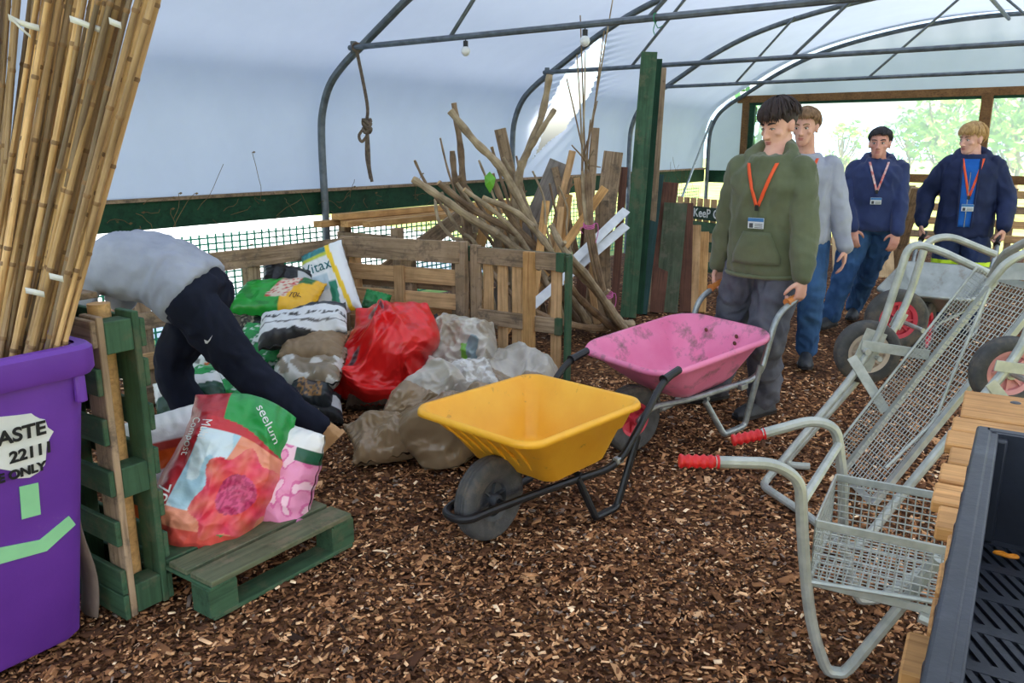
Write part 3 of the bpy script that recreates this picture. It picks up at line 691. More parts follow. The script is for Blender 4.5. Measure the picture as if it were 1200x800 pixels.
# hanging rope and festoon bulbs
ROPE = pmat('old_rope', (122,106,92), (88,76,66), 30, .9, 0, .6, 160)
q = tp(-.05, .58, 2.26); 
RP = thing('hanging_rope', 'frayed old rope with knots hanging from the tie bar', 'rope', q)
mb = MB(); mb.tube([q+Vector((.03*math.cos(a), .0, .03*math.sin(a))) for a in np.linspace(0, 2*PI, 13)[:-1]], .012, 6, closed=True); mb.build('loop', ROPE, RP)
yy = q.y
mb = MB(); mb.tube(catmull([q-UP*.03, at(430,120,yy), at(430,140,yy)], 4), .014, 7); mb.build('upper_strand', ROPE, RP)
mb = MB(); k0_ = at(430,147,yy)
for j, dz in enumerate((.03, 0, -.04)): mb.tube([k0_+Vector((.03*math.cos(a), .022*math.sin(a), dz+.018*math.sin(a*2+j))) for a in np.linspace(0, 2*PI, 13)[:-1]], .016, 6, closed=True)
mb.build('knot', ROPE, RP)
mb = MB(); mb.tube(catmull([k0_, at(421,158,yy), at(424,166,yy), at(431,158,yy)], 5), .013, 6)
mb.tube(catmull([k0_, at(432,175,yy), at(433,196,yy), at(436,213,yy)], 5), .014, 6); mb.tube(catmull([k0_, at(429,180,yy), at(432,200,yy), at(434,210,yy)], 5), .01, 6)
mb.build('loose_ends', ROPE, RP)
BULB = pmat('bulb_white', (236,238,240), None, 5, .25)
for (u, v, lb) in ((541,64,'white round bulb hanging under the tie bar near the rope'),(683,62,'white round bulb hanging by the tear in the cover')):
    b = 0
    for k in range(200):
        b = .5+k*.04; 
        if (600+FPX*tp(-.05,b,2.2).x/(tp(-.05,b,2.2).y*cp_-.7*sp_)) >= u: break
    q = tp(-.05, b, 2.235); t = thing('festoon_bulb', lb, 'light bulb', q, 0, 'festoon bulbs')
    MB().ell(q-UP*.075, (.033,.033,.036)).build('globe', BULB, t)
    MB().tube([q-UP*.05, q-UP*.005], .018, 8).build('socket', BLACKM, t); MB().tube([q-UP*.01, q+UP*.045], .005, 5).build('hook', BLACKM, t)
TW = pmat('green_twine', (60,150,110), None, 10, .7)
for k, (b, lb) in enumerate(((3.2,'scrap of green twine knotted on the nearest tie bar'),)):
    q = tp(-.05, b, 2.26); mb = MB(); mb.tube([q+AX*.025*math.cos(a)+UP*.027*math.sin(a) for a in np.linspace(0, 2*PI, 11)[:-1]], .004, 5, closed=True)
    mb.tube(catmull([q-UP*.025, q-UP*.06+CR*.02, q-UP*.05+CR*.05], 4), .003, 5); mb.tube(catmull([q-UP*.025, q-UP*.07-CR*.01, q-UP*.1+CR*.0], 4), .003, 5)
    tag(mb.build('twine', TW), lb, 'twine')

# more thin brushwood in the heap
rb = random.Random(77)
for k in range(12):
    u0 = 520 + k*15 + rb.uniform(-6, 6); v0 = 175 + abs(k-5)*9 + rb.uniform(-14, 14); u1 = 590 + k*8 + rb.uniform(-12, 12); y = 6.55 + rb.uniform(-.15, .25)
    branch([(u0, v0, y), ((u0*2+u1)/3 + rb.uniform(-6,6), v0 + (290-v0)*.35, y), ((u0+u1*2)/3, v0 + (290-v0)*.7, y-.05), (u1, 300, y-.05)], rb.uniform(3, 5.5), ['leftmost','second','third','fourth','fifth','sixth','seventh','eighth','ninth','tenth','eleventh','rightmost'][k] + ' thin brushwood stem from the left in the branch pile', BR1 if k % 2 else BR2, 'thin brushwood stems in the branch pile', 1, 'brushwood_stem')
# ------------------------------------------------------------------ wheelbarrows
def lathe(mb, prof_, c, axis, seg=36):           # prof_: (radius, along axis)
    ax = Vector(axis).normalized(); a = ax.orthogonal().normalized(); b = ax.cross(a); c = Vector(c)
    rings = [[c + ax*h + (a*math.cos(2*PI*k/seg) + b*math.sin(2*PI*k/seg))*r for k in range(seg)] for r, h in prof_]
    return mb.loft(rings, False)
def wheel(parent, c, axis, r, w, rim_m, hub_m=None, spokes=6, rim_r=.56, world=True, tyre_m=None):
    h = w/2; c = Vector(c); ax = Vector(axis).normalized(); mb = MB()
    pr = [(r*rim_r, -h*.75), (r*.70, -h*.98), (r*.86, -h), (r*.95, -h*.8), (r*.985, -h*.55), (r*.985, -h*.42), (r*.965, -h*.36), (r*.985, -h*.3), (r, -h*.12), (r*.975, -h*.06), (r*.975, h*.06), (r, h*.12), (r*.985, h*.3), (r*.965, h*.36), (r*.985, h*.42), (r*.985, h*.55), (r*.95, h*.8), (r*.86, h), (r*.70, h*.98), (r*rim_r, h*.75)]
    lathe(mb, pr, c, ax); ty = mb.build('tyre', tyre_m or RUBBER, parent, world, angle=None)
    mb = MB(); R0 = r*rim_r
    lathe(mb, [(R0*1.02, -h*.8), (R0*1.02, h*.8), (R0*.82, h*.62), (R0*.80, h*.2), (R0*.3, h*.1), (R0*.3, -h*.1), (R0*.80, -h*.2), (R0*.82, -h*.62), (R0*1.02, -h*.8)], c, ax)
    rm = mb.build('rim', rim_m, parent, world, angle=30)
    a = ax.orthogonal().normalized(); b = ax.cross(a)
    for k in range(spokes):
        an = 2*PI*k/spokes; d = a*math.cos(an)+b*math.sin(an); n = ax.cross(d)
        M = Matrix((d, n, ax)).transposed(); mb = MB().box(c+d*R0*.55, (R0*.6, R0*.09, h*1.0), M); mb.build('spoke', rim_m, parent, world, smooth=False)
    mb = MB(); lathe(mb, [(.0001,-h*1.15),(R0*.26,-h*1.15),(R0*.3,-h*.9),(R0*.3,h*.9),(R0*.26,h*1.15),(.0001,h*1.15)], c, ax, 16); mb.build('hub', hub_m or rim_m, parent, world)
def rrect(x0, x1, hw, rad, z, n=10):
    out = []
    for (cx, cy, a0) in ((x1-rad, hw-rad, 0), (x0+rad, hw-rad, 90), (x0+rad, -hw+rad, 180), (x1-rad, -hw+rad, 270)):
        for k in range(n): a = R(a0+90*k/(n-1)); out.append(Vector((cx+rad*math.cos(a), cy+rad*math.sin(a), z)))
    return out
def tray(t, m, levels, thick=.005, lip=.016, zs=None):
    """levels: (x rear, x front, half width, corner radius, z rear, z front) from the floor up"""
    def ring(l):
        x0, x1, hw, rad, z0, z1 = l; pts = rrect(x0, x1, hw, rad, 0)
        for p_ in pts: p_.z = z0 + (z1-z0)*(p_.x-x0)/(x1-x0)
        return pts
    rings = []
    x0, x1, hw, rad, z0, z1 = levels[0]
    cxm = (x0+x1)/2
    for f in (.02, .5, .9): rings.append([Vector((cxm+(p_.x-cxm)*f, p_.y*f, p_.z)) for p_ in ring(levels[0])])
    for l in levels: rings.append(ring(l))
    x0, x1, hw, rad, z0, z1 = levels[-1]
    rings.append(ring((x0-lip*.6, x1+lip*.6, hw+lip*.6, rad+lip*.5, z0+.006, z1+.006)))
    rings.append(ring((x0-lip, x1+lip, hw+lip, rad+lip, z0-.003, z1-.003))); rings.append(ring((x0-lip*1.1, x1+lip*1.1, hw+lip*1.1, rad+lip, z0-.018, z1-.018)))
    mb = MB().loft(rings, False); nn = len(rings[0]); mb.f.append(tuple(range(nn))[::-1])
    o = mb.build('tray', m, t, False, angle=None)
    md = o.modifiers.new('solid', 'SOLIDIFY'); md.thickness = thick; md.offset = -1
    return o
def barrow(label, loc, yaw, lift, tray_m, frame_m, rim_m, grip_m, levels, kind, r=.178, hz=.52, hx=-1.13, rim_r=.5, sc=1.0):
    t = thing('wheelbarrow', label, 'wheelbarrow', loc, yaw, 'wheelbarrows', 0, lift); t.scale = (sc,)*3; t['hand_x'] = hx+.06; t['hand_z'] = hz+.022
    wheel(t, (0,0,r), (0,1,0), r, .09, rim_m, None, 6, rim_r, False)
    tr = tray(t, tray_m, levels)
    fr = .0165
    if kind == 'loop':
        pts = []
        for s in (-1, 1):
            side = [(hx,s*.27,hz+.03),(hx+.15,s*.275,hz+.005),(-.70,s*.285,.40),(-.54,s*.262,.225),(-.28,s*.17,.2),(.08,s*.085,.175),(.215,s*.065,.165)]
            pts += side if s < 0 else side[::-1]
        c = fillet(pts, .09, 6); MB().tube(c, fr, 10).build('frame', frame_m, t, False)
    else:
        for s in (-1, 1):
            MB().tube(fillet([(hx,s*.27,hz+.03),(hx+.22,s*.28,hz-.03),(-.66,s*.275,.27),(-.28,s*.16,.238),(-.08,s*.075,.235),(0,s*.062,r)], .08), fr, 10).build('frame', frame_m, t, False)
    MB().tube([(0,-.09,r),(0,.09,r)], .011, 8).build('axle', frame_m, t, False)
    for s in (-1, 1):
        MB().tube(fillet([(-.34,s*.195,.215),(-.41,s*.24,.03),(-.42,s*.242,.017),(-.55,s*.25,.017),(-.57,s*.25,.03),(-.66,s*.285,.34)], .05), fr, 10).build('leg', frame_m, t, False)
        MB().tube([(hx-.005,s*.27,hz+.032),(hx+.125,s*.27,hz+.012)], .0195, 10).build('grip', grip_m, t, False)
        MB().tube([(hx+.122,s*.27,hz+.0125),(hx+.13,s*.27,hz+.011)], .024, 10).build('grip_flange', grip_m, t, False)
        MB().box((-.55,s*.26,.25), (.05,.03,.03)).build('bracket', STEEL, t, False, bevel=.004)
    MB().tube([(-.36,-.2,.222),(-.36,.2,.222)], .012, 8).build('cross_bar', frame_m, t, False)
    return t, tr
YELLOW = pmat('yellow_plastic', (250,186,52), (242,170,36), 5, .42, 0, .06, 40, dirt=(150,104,50), dirt_amt=.12, dscale=14)
PINKP = pmat('pink_plastic', (242,140,178), (234,120,162), 5, .45, 0, .06, 40, dirt=(112,96,86), dirt_amt=.32, dscale=7)
GREYRIM = pmat('grey_plastic_rim', (74,76,80), (60,62,66), 20, .55, dirt=(110,100,88), dirt_amt=.2)
REDRIM = pmat('red_plastic_rim', (214,70,88), (190,52,70), 14, .5, dirt=(120,90,80), dirt_amt=.2)
CREAMRIM = pmat('cream_plastic_rim', (222,206,186), (204,184,162), 14, .5, dirt=(150,130,110), dirt_amt=.2)
PINKRIM = pmat('faded_red_rim', (224,160,158), (206,138,138), 14, .5, dirt=(150,120,110), dirt_amt=.2)
ORGRIP = pmat('orange_grip', (214,140,70), (196,120,56), 14, .5)
LV = [(-.50,-.15,.205,.05,.25,.25),(-.52,-.12,.225,.055,.268,.268),(-.575,-.01,.268,.06,.40,.405),(-.59,.005,.283,.065,.408,.413),(-.635,.115,.318,.075,.51,.52)]
wq = gp(574, 629)
YB, tr = barrow('yellow plastic wheelbarrow with black frame, nearest the camera', (wq.x, wq.y, .0), R(90)+PI-R(42)-R(0), 0, YELLOW, BLACKM, GREYRIM, BLACKM, LV, 'loop', hz=.535, hx=-1.01, sc=.94)
for k in range(6):
    y = (k-2.5)*.062; MB().tube([(-.105,y*1.0,.3),(.09,y*1.3,.495)], .006, 5).build('rib', YELLOW, tr, False)
wq = gp(742, 526)
PB, tr = barrow('pink plastic wheelbarrow with galvanised frame, pushed by the boy in green', (wq.x, wq.y, 0), R(90)+PI-R(57), R(8), PINKP, STEEL, REDRIM, ORGRIP, [(-.56,-.2,.17,.08,.262,.262),(-.60,-.15,.21,.1,.30,.30),(-.67,-.03,.275,.13,.40,.41),(-.74,.05,.335,.15,.50,.51)], 'fork', hz=.61, hx=-1.02, sc=.97)
for (x, y, z, nx) in ((-.70,.1,.455,1),(-.685,.1,.42,1),(-.70,-.12,.45,1)):
    lathe(MB(), [(.0001,0),(.011,0)], (x,y,z), (1,0,.2)); mb = MB(); mb.ell((x+.012,y,z),(.006,.012,.012)); mb.build('bolt', BROWNW, tr, False)
GALV = pmat('galvanised_tray', (184,188,182), (160,164,158), 9, .45, .6, .05, 30, dirt=(140,128,112), dirt_amt=.25)
wq = gp(1080, 416)
GB, tr = barrow('galvanised steel wheelbarrow with red wheel, pushed by the blond boy', (wq.x, wq.y, 0), R(90)+PI-R(38), R(11), GALV, STEEL, REDRIM, BLACKM, [(-.56,-.22,.18,.06,.265,.265),(-.59,-.17,.22,.07,.295,.295),(-.70,.08,.31,.08,.47,.5)], 'fork', hz=.56, r=.205, rim_r=.62)

# ------------------------------------------------------------------ mesh trolleys
TSTEEL = pmat('dull_galvanised_tube', (190,193,186), (162,166,160), 18, .45, .4, .12, 80)
REDG = pmat('red_rubber_grip', (222,36,40), (196,26,32), 16, .45)
def wiremesh(mb, o, u, v, nu, nv, r=.0022):
    o, u, v = Vector(o), Vector(u), Vector(v)
    for i in range(nu+1): mb.tube([o+u*i/nu, o+u*i/nu+v], r, 4)
    for j in range(nv+1): mb.tube([o+v*j/nv, o+v*j/nv+u], r, 4)
def grip(t, a, b):
    a, b = Vector(a), Vector(b); d = (b-a); n = 22; pts = [a+d*i/n for i in range(n+1)]
    MB().tube(pts, [.0175+.0028*math.sin(i*1.5) for i in range(n+1)], 10).build('grip', REDG, t)
g0 = gp(980, 789)
TA = thing('mesh_trolley', 'galvanised trolley with red grips and a wire basket, nearest the camera', 'trolley', (g0.x, g0.y, 0), 0, 'galvanised mesh trolleys')
rt_ = .0165; ya, yb = 2.06, 2.44
near = fillet([at(838,541,ya), at(908,543,ya), at(938,562,ya), at(941,640,ya), at(950,735,ya), at(976,806,ya), at(1064,700,ya-.06), at(1100,655,ya-.1)], .12, 8)
near = [p_ if p_.z > .018 else Vector((p_.x, p_.y, .018)) for p_ in near]
MB().tube(near, rt_, 10).build('near_side_tube', TSTEEL, TA)
far = fillet([at(893,508,yb), at(952,492,yb), at(980,500,yb), at(988,560,yb), at(988,640,yb), at(1008,712,yb), at(1050,690,yb), at(1120,640,yb)], .07)
far = [p_ if p_.z > .018 else Vector((p_.x, p_.y, .018)) for p_ in far]
MB().tube(far, rt_, 10).build('far_side_tube', TSTEEL, TA)
grip(TA, at(796,540,ya), at(842,541,ya)); grip(TA, at(858,516,yb), at(896,508,yb))
MB().tube([at(940,588,ya), at(983,520,yb)], .014, 8).build('cross_tube', TSTEEL, TA)
bx0, bz0, bz1 = at(949,680,ya).x, at(949,682,ya).z, at(949,614,ya).z; bx1 = bx0+.42; yw = ya+.38; la, lb_ = Vector((.87,-.49,0)), Vector((.49,.87,0))
bz0 = max(.3, bz0)
def L3(x, y, z): return Vector((bx0, ya, z)) + la*(x-bx0) + lb_*(y-ya)
yA, yB = ya+.005, yw-.005
for z in (bz0, bz1):
    for (p_, q_) in ((L3(bx0,yA,z),L3(bx1,yA,z)),(L3(bx0,yB,z),L3(bx1,yB,z)),(L3(bx0,yA,z),L3(bx0,yB,z)),(L3(bx1,yA,z),L3(bx1,yB,z))):
        fw = .026
        o = plank('basket_frame_bar', p_, q_, .006, fw, TSTEEL, TA, UP)
mb = MB()
wiremesh(mb, L3(bx0,yA,bz0), la*(bx1-bx0), (0,0,bz1-bz0), 20, 8); mb.build('side_mesh', TSTEEL, TA); mb = MB()
wiremesh(mb, L3(bx0,yB,bz0), la*(bx1-bx0), (0,0,bz1-bz0), 20, 8); mb.build('side_mesh', TSTEEL, TA); mb = MB()
wiremesh(mb, L3(bx0,yA,bz0), lb_*(yB-yA), (0,0,bz1-bz0), 18, 8); mb.build('end_mesh', TSTEEL, TA); mb = MB()
wiremesh(mb, L3(bx1,yA,bz0), lb_*(yB-yA), (0,0,bz1-bz0), 18, 8); mb.build('end_mesh', TSTEEL, TA); mb = MB()
wiremesh(mb, L3(bx0,yA,bz0), la*(bx1-bx0), lb_*(yB-yA), 20, 18); mb.build('base_mesh', TSTEEL, TA)
MB().tube([L3(bx0,yA-.01,bz0+.005), L3(bx1,yA-.01,bz0+.045)], .007, 6).build('stay_rod', TSTEEL, TA)
for y in (ya, yw): MB().tube([L3(bx0+.28,y,bz0-.02), L3(bx1+.25,y,.2)], rt_, 8).build('wheel_arm', TSTEEL, TA)
MB().tube([L3(bx1+.25,ya-.06,.17), L3(bx1+.25,yw+.1,.17)], .011, 8).build('axle', TSTEEL, TA)
for y in (ya+.05, yw+.06): wheel(TA, L3(bx1+.25, y, .17), lb_, .165, .06, CREAMRIM)

TBt = gp(897, 572)
TBB = thing('mesh_trolley', 'galvanised trolley tipped on end with long mesh bed and cream wheel', 'trolley', (TBt.x, TBt.y, 0), 0, 'galvanised mesh trolleys')
yf, yr0, yr1, yn = 3.55, 3.45, 3.12, 2.8
ft = fillet([at(1160,321,yf), at(1098,292,yf), at(1066,284,yf), at(1031,392,yf), at(1000,440,yf), at(900,560,3.45)], .08)
e0, e1, e2 = gp(893,574), gp(950,612), gp(1000,655)
for e in (e0, e1, e2): e.z = .02
lo = fillet([ft[-1], e0, e1, e2, at(1046,592,yn), at(1127,495,yn), at(1180,432,yn), at(1204,396,yn), at(1216,340,yn), at(1235,318,yn)], .09)
MB().tube(ft + lo[1:], .0175, 10).build('side_frame_tube', TSTEEL, TBB)
bk = fillet([at(1166,298,3.8), at(1112,276,3.8), at(1086,282,3.8), at(1064,352,3.8), at(1040,400,3.74)], .08)
cf = gp(917, 549); cf.z = .02
TCC = thing('mesh_trolley', 'galvanised trolley nested behind the tipped one, with a red wheel', 'trolley', (cf.x, cf.y, 0), 0, 'galvanised mesh trolleys')
MB().tube(fillet(bk + [at(1004,446,3.68), cf, cf+Vector((.12,-.02,0))], .06), .0175, 10).build('frame_tube', TSTEEL, TCC)
hub3 = at(1050,374,4.0); wheel(TCC, hub3, (.06,1,.0), .155, .075, REDRIM, TSTEEL, 8, .6); MB().tube([hub3+Vector((0,.1,0)), hub3-Vector((-.01,.26,0))], .012, 8).build('axle', TSTEEL, TCC)
plank('wheel_bracket', at(1058,366,3.8), at(1048,384,3.8), .06, .006, TSTEEL, TCC, (0,-1,0))
hub1 = at(1016,412,3.66); wheel(TBB, hub1, (.06,1,.0), .15, .075, CREAMRIM, TSTEEL, 8, .62)
MB().tube([hub1+Vector((0,.14,0)), hub1-Vector((0,.14,0))], .012, 8).build('axle', TSTEEL, TBB)
N0, F0 = at(985,552,yr0), at(1166,325,yr0); N0.z = max(.05, N0.z); du = (F0-N0); wv = Vector((.0, yr1-yr0, 0)); nb = du.cross(wv).normalized()
if nb.x > 0: nb = -nb
for k in (0, 1):
    plank('bed_rail', N0+wv*k, F0+wv*k, .03, .004, TSTEEL, TBB, nb); plank('bed_rail_flange', N0+wv*k-nb*.015, F0+wv*k-nb*.015, .004, .03, TSTEEL, TBB, nb)
for f in (0, 1): plank('bed_end_bar', N0+du*f, N0+du*f+wv, .03, .004, TSTEEL, TBB, nb)
mb = MB(); wiremesh(mb, N0, du, wv, 46, 14); mb.build('bed_mesh', TSTEEL, TBB)
mb = MB(); wiremesh(mb, N0+Vector((0,.015,0)), du, nb*.085, 60, 6, .0016); mb.build('side_mesh', TSTEEL, TBB)
mb = MB(); mb.tube([N0+nb*.085+Vector((0,.015,0)), F0+nb*.085+Vector((0,.015,0))], .006, 6); mb.build('side_mesh_bar', TSTEEL, TBB)
rod = [at(1160,338,3.2), at(1112,450,3.18), at(1096,492,3.15), at(1038,548,3.1)]; MB().tube(fillet(rod, .05), .007, 6).build('stay_rod', TSTEEL, TBB)
plank('wheel_bracket', at(1010,404,3.55), at(1089,416,3.46), .045, .006, TSTEEL, TBB, (0,-1,0)); plank('wheel_bracket', at(998,418,3.55), at(1038,482,3.46), .045, .006, TSTEEL, TBB, (0,-1,0))
plank('wheel_bracket', at(1008,432,3.555), at(1028,388,3.555), .1, .006, TSTEEL, TBB, (0,-1,0))
mb = MB(); h = at(1016,412,3.53); lathe(mb, [(.0001,-.012),(.014,-.012),(.016,0),(.016,.02)], h, (0,1,0), 12); mb.build('axle_nut', TSTEEL, TBB)
hub2 = at(1180,435,2.92); wheel(TBB, hub2, (.06,1,0), .135, .07, PINKRIM, TSTEEL, 8, .62)
MB().tube([hub2+Vector((0,.1,0)), hub2-Vector((0,.14,0))], .012, 8).build('axle', TSTEEL, TBB)
plank('wheel_bracket', at(1166,428,2.78), at(1212,434,2.78), .04, .006, TSTEEL, TBB, (0,-1,0)); plank('wheel_bracket', at(1160,448,2.78), at(1186,480,2.78), .04, .006, TSTEEL, TBB, (0,-1,0))
plank('top_plate', at(1170,318,3.3), at(1212,318,3.2), .07, .004, TSTEEL, TBB, (-.2,-1,.3)); 
MB().tube(fillet([at(1158,334,3.15), at(1180,306,3.12), at(1222,288,3.1)], .05), .0175, 10).build('top_loop', TSTEEL, TBB)
tw = catmull([at(1163,322,3.42), at(1176,300,3.3), at(1190,290,3.2), at(1215,278,3.1)], 5); MB().tube(tw, .0175, 10).build('top_loop', TSTEEL, TBB)

# ------------------------------------------------------------------ slatted bench and black crate at the right edge
e0_, e1_ = gp(1131, 456, .95), gp(1066, 800, .95); ed = (e0_-e1_); ed.z = 0; Ln = ed.length; ed.normalize(); er = Vector((ed.y, -ed.x, 0))
BN = thing('slatted_bench', 'pale wooden slatted bench under the black crate at the right', 'bench', (e1_.x+er.x*.5, e1_.y+er.y*.5, 0))
rs = random.Random(4); x = Ln; BNW = wood('bench_slat_wood', (206,154,98), (160,108,62), .75, .16)
widths = [.22, .1, .1, .1, .1, .1, .1, .1, .1, .1, .1, .1, .1, .1, .1]
for k, w in enumerate(widths):
    c = e1_ + ed*(x-w/2); o = rs.uniform(-.02, .016) if k else 0
    plank('slat', c + er*(o+0) - UP*.011, c + er*.95 - UP*.011, w-.012, .022 if k % 2 == 0 else .02, BNW, BN, UP); x -= w
    if x < -.5: break
for f in (.1, .75): plank('bearer', e1_+ed*(Ln-.01)+er*(f)-UP*.07, e1_-ed*.5+er*(f)-UP*.07, .05, .095, RAWW, BN, UP)
for a in (Ln-.06, -.35):
    for f in (.4, .85):
        q = e1_ + ed*a + er*f; plank('leg', Vector((q.x,q.y,0)), Vector((q.x,q.y,.86)), .07, .07, RAWW, BN, ed)
for a, f in ((Ln-.06,.1),(Ln-.12,.2),(Ln-.07,.24)): 
    q = e1_+ed*a+er*f; MB().ell(q, (.011,.011,.003)).build('bolt', GREYRIM, BN)
CRM = pmat('black_crate_plastic', (44,48,58), (34,38,46), 10, .42, 0, .1, 50, dirt=(80,84,92), dirt_amt=.2)
c0 = gp(1154, 502, 1.115); c1 = gp(1096, 800, 1.115); cdv = (c0-c1).normalized(); crv = Vector((cdv.y, -cdv.x, 0))
CT = thing('plastic_crate', 'black slotted plastic crate on the slatted bench', 'crate', (c0.x-cdv.x*.3+crv.x*.25, c0.y-cdv.y*.3+crv.y*.25, .95))
CWD, CLN, zf, zr = .42, .66, .955, 1.115
Mc = Matrix((crv, cdv, UP)).transposed()
def cb(nm, x, y, z, dx, dy, dz, m=CRM, bev=.003): return MB().box(c0 + crv*x - cdv*y + UP*(z-c0.z), (dx, dy, dz), Mc).build(nm, m, CT, bevel=bev)
cb('side_wall', .012, CLN/2, (zf+zr)/2, .012, CLN, zr-zf); cb('side_wall', CWD-.012, CLN/2, (zf+zr)/2, .012, CLN, zr-zf)
cb('rim', 0.0, CLN/2, zr-.006, .02, CLN+.02, .014, bev=.004); cb('rim', CWD, CLN/2, zr-.006, .02, CLN+.02, .014, bev=.004); cb('rim', CWD/2, 0, zr-.006, CWD, .02, .014, bev=.004); cb('rim', CWD/2, CLN, zr-.006, CWD, .02, .014, bev=.004)
cb('corner_post', .012, .012, (zf+zr)/2, .035, .035, zr-zf-.01)
for y in np.arange(.08, CLN, .1): cb('wall_rib', -.003, y, (zf+zr)/2-.01, .02, .012, zr-zf-.04)
# far wall with a diamond of holes
mb = MB(); nx, nz = 70, 26; holes = []
dcx, dcz, dr = .105, .055, .032
def P2(i, j): return c0 + crv*(CWD*i/nx) - cdv*.012 + UP*((zf-c0.z)+(zr-zf)*j/nz)
vs = [P2(i, j) for i in range(nx+1) for j in range(nz+1)]; fs = []
for i in range(nx):
    for j in range(nz):
        x = CWD*(i+.5)/nx; z = (zr-zf)*(j+.5)/nz; a, b = (x-dcx)+(z-dcz), (x-dcx)-(z-dcz)
        if abs(a) < .045 and abs(b) < .045 and (a+.045) % .03 > .007 and (b+.045) % .03 > .007: continue
        fs.append((i*(nz+1)+j, (i+1)*(nz+1)+j, (i+1)*(nz+1)+j+1, i*(nz+1)+j+1))
mb.add(vs, fs); mb.build('end_wall', CRM, CT, smooth=False, solid=.004)
cb('end_wall', CWD/2, CLN-.012, (zf+zr)/2, CWD, .01, zr-zf)
# slotted floor: bars with slots between
for y in np.arange(.02, CLN, .083): cb('floor_bar', CWD/2, y, zf, CWD, .02, .007, bev=0)
for x in np.arange(.02, CWD, .0165):
    for y in np.arange(.02, CLN-.05, .083): pass
fb = MB()
for y in np.arange(.0615, CLN-.03, .083):
    for x in np.arange(.02, CWD-.01, .0165): fb.box(c0 + crv*x - cdv*y + UP*(zf-c0.z), (.0085, .082, .006), Mc @ Matrix.Rotation(.5, 3, 'Z'))
cb('base_tray', CWD/2, CLN/2, zf-.0, CWD-.02, CLN-.02, .003, bev=0).location.z -= .0035
o = fb.build('floor_grid', CRM, CT, smooth=False); o['kind'] = 'stuff'
ORC = pmat('orange_clip', (240,150,30), (220,126,20), 10, .5)
q = c0 + crv*.045 - cdv*.075 + UP*(zf+.012-c0.z); mb = MB(); mb.tube(catmull([q+crv*a*.008+cdv*b*.006+UP*.002 for a, b in ((-1.6,-.3),(-.6,.6),(.4,-.2),(1.3,.5),(1.8,-.2),(.7,-.9),(-.5,-.6))], 4, True), .0022, 6, closed=True)
tag(mb.build('orange_clip', ORC), 'small orange plastic clip lying in the black crate', 'clip')
